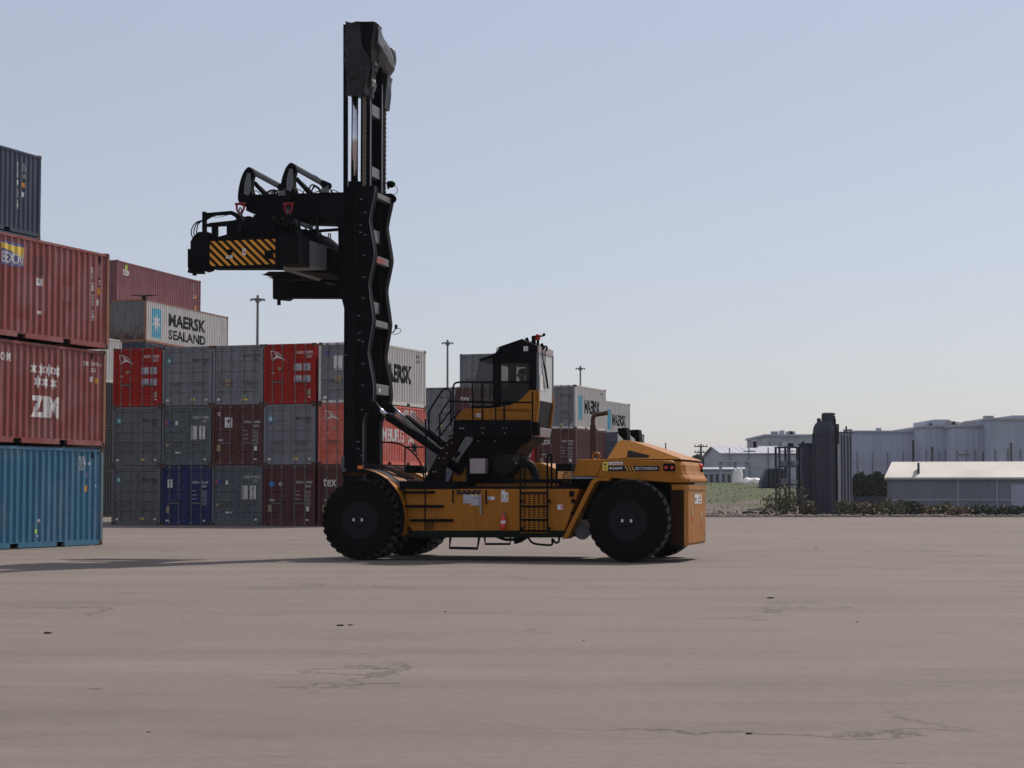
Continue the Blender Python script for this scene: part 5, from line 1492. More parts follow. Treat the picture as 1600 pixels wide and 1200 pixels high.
lumpy('canvas_cover', [(x0, 1.6, z), (x1, 1.6, z), (x1, 1.6, zb_+.35), (x0, 1.6, zb_+.2)], [(x0+.05, 2.85, z2-.05), (x1-.02, 2.85, z2-.18), (x1-.02, 2.85, zb2+.05), (x0, 2.85, zb2-.4)], MT['canvas'], .045, 2, 6, 10)
part('pulley_cover', MB().ball(T3(612.5, 92, 2.9), .10, .12, .26, 14, 10), MT['canvas'], smooth=True)
lumpy('pulley_block', [(xi-.05, 2.55, z2-1.35), (xi+.03, 2.55, z2-1.35), (xi+.03, 2.85, z2-1.35), (xi-.05, 2.85, z2-1.35)], [(xi-.1, 2.5, z2-.5), (xi+.12, 2.5, z2-.6), (xi+.1, 2.9, z2-.6), (xi-.1, 2.9, z2-.5)], MT['plastic'], .03, 8, 4, 6)
mb = MB(); mb.tube([T3(*p) for p in curve([(571, 82, 1.28), (577, 92, 1.3), (580, 104, 1.36), (579, 118, 1.4), (576, 140, 1.5), (575.5, 165, 1.55)], 5)], .035, 8)
mb.tube([T3(*p) for p in curve([(566, 84, 1.26), (573, 95, 1.3), (576, 110, 1.34), (575.5, 128, 1.4)], 5)], .028, 8)
part('head_hose', mb, MT['charcoal'])
# lamps and lugs on the mast
wl = part('work_lamp', MB().lathe(T3(611, 288, 2.5), [(.02, -.09), (.075, -.08), (.08, .03), (.04, .09)], 'x', 12), BK)
part('bracket_arm', tb([(606, 296), (608, 290), (611, 289)], 2.5, .02), BK, wl)
part('cable', MB().tube([T3(*p, 2.5) for p in curve([(613, 289), (619, 292), (621, 299), (616, 304), (612, 304)])], .007, 6), BM)
x_, z_ = P(585, 300, YN)
part('lifting_lug', MB().lathe((x_+.02, 2.5, z_+.02), [(.045, 0), (.09, 0), (.09, .05), (.045, .05)], 'y', 16), BK)
wl = part('mirror', bx(616.5, 507, 620, 514, 2.5, 2.56), BK, bevel=.01)
part('mirror_arm', tb([(610, 519), (615, 519), (618, 513)], 2.5, .014, MB().tube([T3(*p, 2.5) for p in curve([(612, 522), (620, 522), (626, 518), (625, 514), (619, 513)])], .007, 6)), BK, wl)

# carriage arm with curved claws
beam = [(384, 306), (392, 304), (430, 303), (538, 300), (538, 352), (528, 354), (514, 346), (500, 341), (476, 340), (410, 337), (400, 336), (384, 329)]
part('carriage_arm', poly(beam, 1.0, 1.9), BK, bevel=.015)
part('carriage_arm', poly([(384, 306), (392, 304), (538, 302), (538, 340), (476, 336), (410, 334), (384, 327)], 2.2, 2.9, yref=1.0), BK, bevel=.015)
part('carriage', poly([(533, 345), (532.5, 462), (538.5, 486), (548, 486), (548, 300), (538, 300), (536, 340)], 1.24, 1.34), BK, bevel=.01)
part('carriage', poly([(533, 345), (532.5, 462), (538.5, 486), (548, 486), (548, 300), (538, 300), (536, 340)], 2.72, 2.82, yref=1.24), BK, bevel=.01)
part('carriage_plate', poly([(528, 352), (545, 352), (545, 470), (534, 462), (530, 440)], 1.36, 2.7), BM)
dX = .985
claw = curve([(371.5, 312), (372, 300), (375, 284), (380, 270), (385, 263), (389, 260.8), (393.5, 263), (396.3, 268.5)], 4)+curve([(394, 274), (392, 284), (392, 296), (395, 306), (391, 316), (384, 321), (376, 321)], 3)
cpl = [P(a, b, .95) for a, b in claw]
inn = [P(a, b, .95) for a, b in [(381, 303), (382, 286), (386, 271), (391, 266), (391.5, 280), (391, 300), (388, 306)]]
for k in (0, 1):
    c = part('claw', MB().prism([(x+k*dX, z+k*.05) for x, z in cpl], .95, 1.15), BK)
    part('claw_web', MB().prism([(x+k*dX+.01, z+k*.05) for x, z in inn], .93, .948), MT['steel'], c)
    x0, z0_ = P(393.5, 267.5, 1.05); x1, z1_ = P(443, 294, 1.05); x0 += k*dX; x1 += k*dX; z0_ += k*.05; z1_ += k*.03
    dc = part('damping_cylinder', MB().tube([(x0+.04, 1.05, z0_-.02), (x1, 1.05, z1_)], .066, 16), MT['steel'], smooth=False)
    part('pin', MB().tube([(x0, .9, z0_), (x0, 1.2, z0_)], .06, 12), BK, dc); part('pin', MB().tube([(x1, .88, z1_), (x1, 1.22, z1_)], .075, 12), BK, dc)
    part('cylinder_bracket', MB().prism([(x1-.08, z1_-.18), (x1+.10, z1_-.18), (x1+.06, z1_+.03), (x1-.02, z1_+.06)], .92, 1.0), MT['steel'])
    part('short_cylinder', MB().tube([(x0-.02, 1.25, z0_-.22), (x0+.28, 1.3, z0_-.56)], .05, 10).tube([(x0+.05, 1.4, z0_-.30), (x0+.36, 1.4, z0_-.6)], .035, 8), BK)
    rnd = random.Random(k+3); mb = MB()
    for q in range(6):
        a0 = x0+.15+rnd.random()*.35; mb.tube(curve([(a0, 1.3+q*.05, z0_-.55), (a0+.08, 1.3+q*.05, z0_-.36-rnd.random()*.08), (a0+.22, 1.35, z0_-.40-rnd.random()*.06), (a0+.34, 1.35, z0_-.58)], 5), .015, 6)
    part('carriage_hose', mb, BM)
# suspension chains with red shackles
for (px, py, n, yy, dz) in ((375.5, 322, 3, .95, 0), (451, 322, 7, .95, 0), (515, 362, 3, 3.1, 1)):
    x, z = P(px, py, yy); mb = MB()
    for i in range(n): mb.link((x, yy, z-.12-.13*i), .17, .045, .015, 0 if i % 2 else 1.4)
    c = part('suspension_chain', mb, MT['steel'])
    zz_ = z if dz == 0 else z-.5
    mb = MB(); mb.tube([(x-.08, yy, zz_+.05), (x-.085, yy, zz_-.06), (x-.04, yy, zz_-.15), (x+.04, yy, zz_-.15), (x+.085, yy, zz_-.06), (x+.08, yy, zz_+.05)], .026, 8); mb.tube([(x-.12, yy, zz_+.05), (x+.12, yy, zz_+.05)], .03, 8)
    part('shackle', mb, MT['shackle'], c)
part('tie_rod', tb([(484, 362), (537, 358)], 2.0, .035, tb([(484, 362), (494, 361.5)], 2.0, .06)), BK)
part('drag_hose', MB().tube([T3(*p, 1.6) for p in curve([(494, 340), (496, 352), (495, 366), (491, 374), (485, 370), (482, 364)])], .035, 8), BK)

# spreader
YS = -.5
SPX = empty('spreader', (0, 0, 0)); SPX.parent = HX
def sp_end(yo, face):
    e = part('end_beam', bx(327, 373, 431, 419, YS+yo+(0 if face else .12), YS+yo+.42, yref=YS), BK, SPX, bevel=.01)
    part('end_post', poly([(297, 418), (297, 377), (301, 370), (309, 362), (325, 362), (327, 366), (327, 421), (318, 424), (313, 419.5), (310, 419.5)], YS+yo, YS+yo+.3, yref=YS), BK, SPX, bevel=.02)
    part('guide_flange', bx(293.8, 389, 297, 419, YS+yo-.02, YS+yo+.2, yref=YS), BK, SPX)
    tl_ = part('twistlock', MB().tube([(P(300.5, 420, YS)[0], YS+yo+.12, P(300, 420, YS)[1]), (P(300.5, 420, YS)[0], YS+yo+.12, P(300, 429.5, YS)[1])], .045, 10), MT['charcoal'], SPX)
    part('foot', poly([(294, 426), (312.5, 426), (310, 420), (296, 418)], YS+yo-.04, YS+yo+.3, yref=YS), BK, SPX)
    part('end_box', bx(431, 366, 468, 413, YS+yo+.002, YS+yo+.6, yref=YS), BK, SPX, bevel=.012)
    return e
sp_end(0, True)
e2 = []
for y1 in (4.7,):
    bxx = bx(330, 388, 473, 431, YS+y1, YS+y1+.35, yref=YS); part('end_beam', bxx, BK, SPX, bevel=.01)
    part('end_post', poly([(295, 433), (295, 392), (312, 392), (325, 375), (345, 375), (345, 431), (322, 431), (316, 435)], YS+y1, YS+y1+.35, yref=YS), BK, SPX, bevel=.01)
    part('twistlock', MB().tube([(P(302, 420, YS)[0], YS+y1+.15, P(300, 430, YS)[1]), (P(302, 420, YS)[0], YS+y1+.15, P(300, 443, YS)[1])], .045, 10), MT['charcoal'], SPX)
    part('guide_flange', poly([(277, 391), (283, 390), (290, 386), (440, 386), (440, 393), (290, 394)], YS+y1-.05, YS+y1+.4, yref=YS), MT['charcoal'], SPX)
x0, zb_ = P(400, 410, YS); x1, zt_ = P(466, 369, YS)
part('telescopic_beam', MB().box(x0, x1, YS+.6, 4.0, zb_, zt_), MT['steel'], SPX, bevel=.01)
x0, zb2 = P(398, 405, YS); x1, zt2 = P(431, 372, YS)
part('telescopic_beam', MB().box(x0, x1-.01, YS+.605, 3.9, zb2, zt2), BK, SPX, bevel=.01)
part('main_frame', poly([(392, 371), (470, 371), (470, 413), (392, 408)], 1.2, 2.9, yref=YS), BK, SPX, bevel=.02)
part('side_shift_frame', poly([(354, 372), (354, 349), (368, 343), (408, 341.5), (447, 344), (462, 352), (469, 366), (469, 372)], 0.1, .35, yref=0.1), BK, SPX)
part('side_shift_frame', poly([(354, 372), (354, 352), (368, 346), (447, 346), (469, 364), (469, 372)], 1.3, 2.8, yref=0.1), BK, SPX, bevel=.02)
part('upper_rail', poly([(318, 350.5), (327, 347.5), (356, 344.5), (369, 343), (369, 350), (356, 351.5), (318, 353)], YS+.05, YS+.2, yref=YS), BK, SPX)
part('frame_post', bx(330.5, 350, 337, 374, YS+.05, YS+.2), BK, SPX)
part('frame_web', poly([(355, 350), (372, 346), (372, 374), (333, 374), (337, 370.8), (355, 366)], YS+.05, YS+.2), BK, SPX)
mb = bx(315.7, 330.5, 320, 371, YS+.05, YS+.17); poly([(318, 333), (361, 329.3), (364, 330), (376, 336.5), (379, 345), (370, 346), (368, 340), (360, 335), (335, 336.5), (329, 338.5), (318, 345)], YS+.07, YS+.15, mb)
part('hose_rail', mb, BK, SPX)
mb = MB()
for q, (a0, b0) in enumerate([(299, 352), (303, 354), (307, 356)]):
    mb.tube([T3(*p, YS+.1) for p in curve([(317, 344), (306+q*2, 348+q), (a0+1, 357), (a0, 366), (a0+3, 372)])], .012, 6)
mb.tube([T3(*p, YS+.1) for p in curve([(330, 338), (340, 339.5), (352, 337), (360, 334)])], .006, 6)
part('spreader_hose', mb, BM, SPX)
# hazard stripes
hp_ = part('hazard_panel', bx(327.5, 372.5, 431, 416.5, YS-.012, YS-.001, yref=YS), BM, SPX)
hx0, hz0 = P(328, 416, YS); hx1, hz1 = P(430.5, 373.5, YS)
def clip(poly_, x0, x1, z0, z1):
    for (ax, lim, s) in ((0, x0, 1), (0, x1, -1), (1, z0, 1), (1, z1, -1)):
        out = []
        for i in range(len(poly_)):
            a, b = poly_[i], poly_[(i+1) % len(poly_)]; da, db = s*(a[ax]-lim), s*(b[ax]-lim)
            if da >= 0: out.append(a)
            if da*db < 0: t = da/(da-db); out.append((a[0]+(b[0]-a[0])*t, a[1]+(b[1]-a[1])*t))
        poly_ = out
        if len(poly_) < 3: return []
    return poly_
H_ = hz1-hz0; mb = MB()
pitch = .172; wd = .088
for k in range(-4, 9):
    q = clip([(hx0+k*pitch+.02, hz1), (hx0+k*pitch+wd+.02, hz1), (hx0+k*pitch+wd+.02+H_*1.05, hz0), (hx0+k*pitch+.02+H_*1.05, hz0)], hx0, hx1, hz0, hz1)
    if q: mb.prism(q, YS-.016, YS-.0125)
part('stripe', mb, MT['ink_or_'], hp_)
part('hole_cover', MB().ball(T3(358.5, 393, YS-.01), .085, .03, .05, 14, 8), BM, SPX)
part('socket', bx(414.5, 391.5, 428, 405, YS-.06, YS-.017, yref=YS), BM, SPX, bevel=.02)
decal('sticker', [(RCT, 353, 404, 363.5, 399, 'w', YS-.02), (RCT, 378.5, 399, 384, 388, 'w', YS-.02), (RCT, 379.5, 396, 383, 392, 'pink', YS-.024), (lambda w_, h_: disc(w_/2), 358, 401, 360, 399, 'k', YS-.024)], SPX)
part('access_plate', bx(436, 381, 452, 403, YS-.004, YS+.0), BM, SPX)
mb = MB(); rnd = random.Random(2)
for q in range(16):
    a0 = 425+rnd.random()*40; mb.tube([T3(*p, -.1+rnd.random()*.5) for p in curve([(a0, 362), (a0+rnd.uniform(-6, 6), 350+rnd.uniform(-4, 6)), (a0+rnd.uniform(-4, 12), 356+rnd.uniform(-6, 6)), (a0+rnd.uniform(0, 14), 367)])], rnd.uniform(.008, .018), 6)
part('hose_bundle', mb, MT['charcoal'], SPX)
part('slide_bar', tb([(448, 342), (488, 356)], 1.1, .05, tb([(462, 350), (472, 371)], .3, .02)), MT['steel'], SPX)
part('junction_box', bx(519, 389, 530.5, 413, 3.0, 3.3), MT['boxgrey'], SPX, bevel=.02)
part('far_bracket', poly([(505, 384), (520, 384), (523, 405), (535, 430), (535, 445), (500, 440)], 2.9, 3.1), BK, SPX)
part('lower_guide', poly([(418, 433.5), (428, 433), (434, 427), (440, 424), (520, 424), (530, 435), (520, 436), (440, 437)], 3.3, 3.6), BK, SPX)

# ---------------- tilt cylinders and their frames
for k, y0 in enumerate((1.25, 2.35)):
    p0, p1, p2 = T3(586, 633, 1.25), T3(606, 650.5, 1.25), T3(692, 709, 1.25)
    sh = lambda p: (p[0]+(0.02 if k else 0), y0, p[2]+(.0 if k else 0))
    c = part('tilt_cylinder', MB().tube([sh(p1), sh(p2)], .088, 16).tube([sh(p1), sh(tuple(p1[i]+(p2[i]-p1[i])*.05 for i in range(3)))], .10, 14), BK)
    part('rod', MB().tube([sh(p0), sh(p1)], .048, 14), MT['chrome'], c, smooth=True)
    mb = MB()
    for q in range(3):
        o_ = .10+.035*q; mb.tube([(p1[0]+.12+.05*q, y0-.03*q, p1[2]+o_-.04), ((p1[0]+p2[0])/2, y0-.03*q, (p1[2]+p2[2])/2+o_), (p2[0]-.1, y0-.03*q, p2[2]+o_)], .014, 6)
    part('hydraulic_line', mb, MT['steel'], c)
    part('rod_eye', poly([(572, 622), (588, 628), (596, 640), (588, 648), (572, 644)], y0-.06, y0+.06, yref=1.25), BK)
for k, y0 in enumerate((1.0, 2.75)):
    b = part('tilt_frame', poly([(709.5, 675), (726, 680), (713, 703), (695, 731), (694, 752), (663, 752), (668, 740), (683, 712)], y0, y0+.12, yref=1.0), MT['maroonsteel'], bevel=.01)
    if k == 0:
        mb = MB()
        for (px, py) in [(719, 669.5), (724, 669.5), (705, 684), (699, 695), (706, 692), (692, 700), (698, 708), (686, 716), (693, 716), (676, 737), (681, 737)]: mb.lathe(T3(px, py, y0-.012), [(.014, 0), (.014, .012)], 'y', 8)
        part('bolt', mb, MT['boxgrey'], b)
part('cross_pipe', tb([(700, 722), (722, 738)], 1.5, .10), BK)

# railings by the front fender
mb = tb([(577, 690), (607, 691)], .8, .016); mb.tube([T3(*p, .8) for p in curve([(607, 691), (625, 694), (642, 704), (653, 717), (660, 732), (663, 752)])], .018, 8)
mb.tube([T3(*p, .6) for p in curve([(633, 738), (633, 702), (636, 699), (642, 698.5), (662, 698.5)])], .016, 8); tb([(665, 655), (665, 752)], .6, .016, mb)
part('front_railing', mb, BM)
part('hydraulic_tank', bx(632, 727, 655, 739, .8, 1.4), BM, bevel=.05)
mb = MB()
for q in range(7):
    rnd = random.Random(q+20); mb.tube([T3(*p, .6+q*.1) for p in curve([(545+q*3, 735), (560+q*4, 722+rnd.random()*8), (585+q*5, 726+rnd.random()*6), (610+q*4, 738+rnd.random()*4), (635+q*2, 748)])], .012, 6)
part('hydraulic_hose', mb, MT['charcoal'])
il = part('indicator_light', bx(558.5, 727.5, 565.5, 733.5, .3, .4), MT['amber'], bevel=.01)
part('lamp_bracket', bx(541, 722, 560, 738, .36, .46), BM)
mb = MB(); rnd = random.Random(4)
for q in range(8): mb.ball(T3(536+rnd.uniform(-3, 4), 716+q*3, 1.0), .03, .03, .03, 7, 5)
mb.tube([T3(536, 740, 1.0), T3(537, 712, 1.0)], .02, 6); part('valve_block', mb, MT['steel'])

# ---------------- cab on its pedestal
C0, C1 = 1.30, 2.60
part('cab_platform', poly([(708, 657), (829, 657), (829, 680.5), (708, 680.5)], 1.0, 2.9), BK, bevel=.015)
mb = MB()
for (px, py) in [(718.5, 669), (722.5, 669), (752, 668.5), (756, 668.5), (754, 676.5), (786, 668.5), (791, 668.5), (788.5, 676.5), (747, 689), (773, 689)]: mb.lathe(T3(px, py, .985), [(.012, 0), (.012, .014)], 'y', 8)
part('bolt', mb, MT['boxgrey'])
part('platform_drum', MB().tube([(T3(829, 669, 1.0)[0], 1.3, T3(829, 659, 1.0)[2]), (T3(829, 669, 1.0)[0], 1.3, T3(829, 680, 1.0)[2])], .13, 16), BK)
part('cab_pedestal', poly([(740, 680), (831, 680), (828, 689), (812, 699), (804, 712), (801, 755), (728, 755), (728, 724)], 1.4, 2.6), MT['maroonsteel'], bevel=.02)
part('air_cleaner', MB().lathe(T3(787, 727, .85), [(.18, 0), (.235, .03), (.235, .45), (.2, .5)], 'y', 24), MT['drum'])
part('intake_hose', MB().tube([T3(*p, 1.1) for p in curve([(798, 728), (812, 725), (824, 724.5), (831, 730), (836, 742), (838, 755)])], .09, 12), MT['drum'])
part('electric_cabinet', bx(734, 716.5, 758, 740, .95, 1.2), MT['boxgrey'], bevel=.01)
part('cabinet_mount', bx(730, 715, 763, 745, 1.21, 1.45), BM)
part('white_lamp', tb([(801.5, 720), (806.5, 725.5)], 1.0, .03), MT['trim'])
CAB = empty('cab', (0, 0, 0)); CAB.parent = HX
def cp(name, mb, mat, **k): return part(name, mb, mat, CAB, **k)
cp('roof', poly([(747, 561.5), (773, 552.5), (780, 541.7), (816, 530), (821, 533), (839.5, 540), (839.5, 567.5), (770, 567.5), (770, 557.5), (749, 565)], C0, C1, yref=C0), BK, bevel=.01)
for y0 in (C0, C1-.05):
    mb = bx(770, 557, 782.5, 638, y0, y0+.05, yref=C0); bx(826.7, 567, 839.5, 612, y0, y0+.05, mb, yref=C0)
    mb2 = bx(782, 595.5, 828, 598.5, y0, y0+.05, mb, yref=C0); poly([(734, 634), (771, 634), (771, 638.5), (733, 638.5)], y0, y0+.05, mb, yref=C0)
    cp('door_frame', mb, BK)
    cp('corner_pillar', tb([(735, 637), (749, 562.5)], C0, .024) if y0 == C0 else MB().tube([(P(735, 637, C0)[0], C1-.03, P(735, 637, C0)[1]), (P(749, 562.5, C0)[0], C1-.03, P(749, 562.5, C0)[1])], .024, 8), MT['steel'])
    cp('side_window', bx(782.5, 567.5, 826.7, 595.5, y0+.02, y0+.026, yref=C0), MT['glass'])
    cp('door_glass', poly([(782.5, 598.5), (828, 598.5), (828, 609), (820, 618), (808, 628), (790, 634), (782.5, 635)], y0+.02, y0+.026, yref=C0), MT['glass_dark'])
    cp('quarter_window', poly([(736, 634), (749, 565), (770, 558), (770, 634)], y0+.02, y0+.026, yref=C0), MT['glass'])
    cp('lower_panel', poly(curve([(770, 637), (790, 634.8), (808, 628), (820, 618), (827, 610)], 4)+[(841, 609), (841, 623), (835.5, 664), (829, 664), (829, 645), (770, 642)], y0-.01, y0+.045, yref=C0), YL, bevel=.008)
z0, z1 = P(735, 637, C0)[1], P(749, 562, C0)[1]; x0, x1 = P(735, 637, C0)[0], P(749, 562, C0)[0]
cp('windscreen', MB().loft([(x0, C0+.03, z0), (x0+.006, C0+.03, z0), (x1+.006, C0+.03, z1), (x1, C0+.03, z1)], [(x0, C1-.03, z0), (x0+.006, C1-.03, z0), (x1+.006, C1-.03, z1), (x1, C1-.03, z1)]), MT['glass'])
cp('cab_floor', poly([(712, 656.8), (714, 648), (727, 638), (770, 637.5), (829, 637.5), (829, 656.8)], C0-.01, C1+.01, yref=C0), YL, bevel=.02)
decal('cab_sticker', [(RCT, 744, 652, 751, 646, 'w', C0-.014), (TX('o o'), 745, 651, 750, 648, 'k', C0-.018), (RCT, 818, 548.5, 825, 541, 'w', C0-.004), (TX('X', .02), 820, 547, 823, 543, 'k', C0-.008)], CAB)
# rear of the cab
xr = P(840, 600, C0)[0]
zt_, zm_, zl_ = P(840, 541, C0)[1], P(840, 611, C0)[1], P(841, 624, C0)[1]
zl2 = P(835, 665, C0)[1]; xl = P(835, 665, C0)[0]
cp('rear_header', MB().box(xr, xr+.03, C0, C1, zt_-.14, zt_), MT['boxgrey'], bevel=.005)
cp('rear_window', MB().box(xr+.005, xr+.015, C0+.03, C1-.03, zl_-.02, zt_-.145), MT['glass_rear'])
cp('rear_lower_glass', MB().loft([(xr, C0+.04, zl_-.03), (xr+.01, C0+.04, zl_-.03), (xl+.01, C0+.04, zl2), (xl, C0+.04, zl2)], [(xr, C1-.04, zl_-.03), (xr+.01, C1-.04, zl_-.03), (xl+.01, C1-.04, zl2), (xl, C1-.04, zl2)]), MT['charcoal'])
for y0 in (C0-.01, C1-.03):
    cp('rear_post', MB().prism([(xr-.04, zm_), (xr+.035, zm_), (xr+.04, zl_-.1), (xl+.05, zl2), (xl-.02, zl2), (xr-.03, zl_-.1)], y0, y0+.05), YL, bevel=.006)
    cp('window_post', MB().box(xr-.02, xr+.028, y0, y0+.045, zm_, zt_-.13), MT['steel'])
cp('rear_step', MB().loft([(xl-.06, C0-.02, zl2-.03), (xl+.06, C0-.02, zl2-.03), (xl+.02, C0-.02, zl2-.22), (xl-.08, C0-.02, zl2-.22)], [(xl-.06, C1, zl2-.03), (xl+.06, C1, zl2-.03), (xl+.02, C1, zl2-.22), (xl-.08, C1, zl2-.22)]), MT['boxgrey'], bevel=.01)
cp('wiper', MB().tube([(xr+.03, 1.55, zt_-.05), (xr+.04, 1.72, zt_-.42), (xr+.045, 1.80, zt_-.5)], .012, 6).tube([(xr+.03, 1.85, zt_-.06), (xr+.04, 1.78, zt_-.42)], .01, 6).tube([(xr+.05, 1.72, zt_-.40), (xr+.05, 2.0, zt_-.85)], .022, 6).tube(curve([(xr+.05, 1.55, zt_-.05), (xr+.08, 1.62, zt_+.02), (xr+.08, 1.8, zt_+.01), (xr+.05, 1.86, zt_-.06)]), .02, 6), BM)
mb = MB(); mb.box(xr+.02, xr+.026, C0+.12, C0+.35, zm_+.02, zm_+.35); cp('paper_sheet', mb, MT['ink_w'])
# roof fittings
bc = cp('beacon', MB().ball(T3(840.3, 527, 1.9), .062, .062, .075, 14, 10), MT['redlens'])
part('beacon_base', tb([(840.5, 541), (840.5, 531)], 1.9, .03), BK, bc)
cp('camera_arm', tb([(832, 540), (832, 525.5), (848, 525), (850, 523)], 1.6, .018, MB().ball(T3(850, 523, 1.6), .035)), BK)
cp('horn_bracket', bx(830.5, 525, 836, 541, 1.9, 1.98), BK)
mb = tb([(822.5, 528), (825, 535)], 1.6, .035); tb([(846, 537), (848, 542)], 1.6, .035, mb); cp('work_light', mb, BK)
cp('roof_panel', poly([(779.5, 544), (816, 531.5), (816, 529.5), (779.5, 542)], C0-.02, C1+.02, yref=C0), BK)
mb = MB().tube([(T3(777.5, 546, C0)[0]+.025*math.cos(a), C0, T3(777.5, 546, C0)[2]+.035*math.sin(a)) for a in [2*math.pi*i/12 for i in range(13)]], .008, 6); cp('lift_ring', mb, MT['steel'])
# seat, console, wheel
sx, sz = P(826, 627, 1.95)
st = cp('seat', MB().box(sx-.45, sx+.03, 1.70, 2.2, sz+.10, sz+.22).box(sx-.02, sx+.12, 1.72, 2.18, sz+.20, sz+.78).box(sx-.38, sx-.02, 1.78, 2.12, sz-.18, sz+.1), MT['charcoal'], bevel=.04)
hx_, hz_ = P(797, 612, 1.95)
cp('console', MB().box(hx_-.15, hx_+.05, 1.75, 2.15, hz_-.30, hz_+.05), BM, bevel=.03)
cp('steering_wheel', MB().tube([(hx_+.10+.07*math.sin(a), 1.95+.19*math.cos(a), hz_+.09+.17*math.sin(a)*.45) for a in [2*math.pi*i/20 for i in range(21)]], .014, 8).tube([(hx_+.1, 1.95, hz_+.09), (hx_-.03, 1.95, hz_-.02)], .025, 8), BM)
# platform railings and stairs
mb = MB()
mb.tube([T3(*p, 1.02) for p in [(708, 657)]+curve([(708, 620), (708, 606), (711, 599), (718, 597.3), (730, 597)])+[(770, 597)]], .02, 8)
mb.tube([T3(*p, 1.02) for p in [(704, 627), (833, 629)]], .018, 8)
for px in (738.5, 754, 774.5, 787.8): tb([(px, 657), (px, 597.5 if px < 771 else 628)], 1.02, .016 if px in (738.5, 774.5) else .02, mb)
tb([(832, 657), (832, 612)], 1.02, .018, mb)
part('platform_railing', mb, BM)
mb = MB()
mb.tube([T3(*p, 1.25) for p in [(670, 700), (670, 643)]+curve([(670, 643), (690, 612), (695, 608), (701, 608), (704.5, 615)])+[(704.5, 667)]], .019, 8)
mb.tube([T3(*p, 1.25) for p in [(687, 690), (687, 648)]+curve([(687, 648), (697, 632), (702, 627), (709, 627)])], .017, 8)
tb([(682, 672), (705, 640)], 1.25, .017, mb); tb([(687, 682), (719, 641)], 1.25, .017, mb)
part('stair_railing', mb, BM)
mb = MB()
for q in range(5): 
    a0, b0 = 676+q*7, 700-q*10; mb.box(*sum([[T3(a0, b0, 1.5)[0], T3(a0+9, b0, 1.5)[0]], [2.0, 2.7], [T3(a0, b0, 1.5)[2]-.02, T3(a0, b0, 1.5)[2]+.01]], []))
part('stair_tread', mb, BM)
mb = bx(868, 724.5, 893, 736, .8, 1.3); part('battery_box', mb, BM, bevel=.01)
mb = MB(); 
for i in range(6):
    for j in range(6):
        if (i*7+j*3) % 4: bx(879+i*2.4, 737+j*3.3, 880.6+i*2.4, 739.2+j*3.3, 1.0, 1.1, mb)
part('chain_guard', mb, YL)
mb = bx(872, 758, 880, 762, .7, .9); tb([(870, 736), (870, 760)], .8, .02, mb); part('guard_bracket', mb, BM)

rnd = random.Random(31)
mb = MB()
for q in range(4):
    x_, _z = P(546+q*3.2, 400, 1.33); mb.tube([(x_, 1.325, P(550, 300+q*4, 1.33)[1]), (x_+.01, 1.32, P(550, 420, 1.33)[1]), (x_-.01, 1.325, P(550, 560, 1.33)[1]), (x_, 1.32, P(550, 690+q*5, 1.33)[1])], .012, 6)
part('mast_hose', mb, MT['charcoal'])
mb = MB()
for q in range(10):
    a0 = 395+q*13+rnd.uniform(-4, 4); b0 = 306
    mb.tube([T3(*p, rnd.uniform(.96, 1.5)) for p in curve([(a0, b0), (a0+3, b0-rnd.uniform(4, 11)), (a0+10, b0-rnd.uniform(5, 12)), (a0+rnd.uniform(12, 20), b0)])], .011, 6)
part('carriage_hose', mb, BM)
mb = MB()
for q in range(9):
    a0 = rnd.uniform(440, 500)
    mb.tube([T3(*p, .6+q*.2) for p in curve([(a0, 338), (a0+rnd.uniform(-8, 4), 352+rnd.uniform(-3, 6)), (a0+rnd.uniform(-2, 10), 366), (a0+rnd.uniform(4, 14), 384)])], rnd.uniform(.010, .02), 6)
part('drag_hose', mb, MT['charcoal'])
mb = MB()
for q in range(7):
    a0 = 372+q*12; bx(a0, 338-rnd.uniform(0, 4), a0+rnd.uniform(4, 8), 345, .2, .5, mb)
part('valve_bank', mb, BM, SPX)
part('mirror_post', MB().tube([T3(*p, 2.9) for p in curve([(648, 699), (650, 706), (652, 712)])], .012, 6), BM)
part('wing_mirror', bx(643, 693, 651, 706, 2.9, 2.95), MT['steel'], bevel=.01)

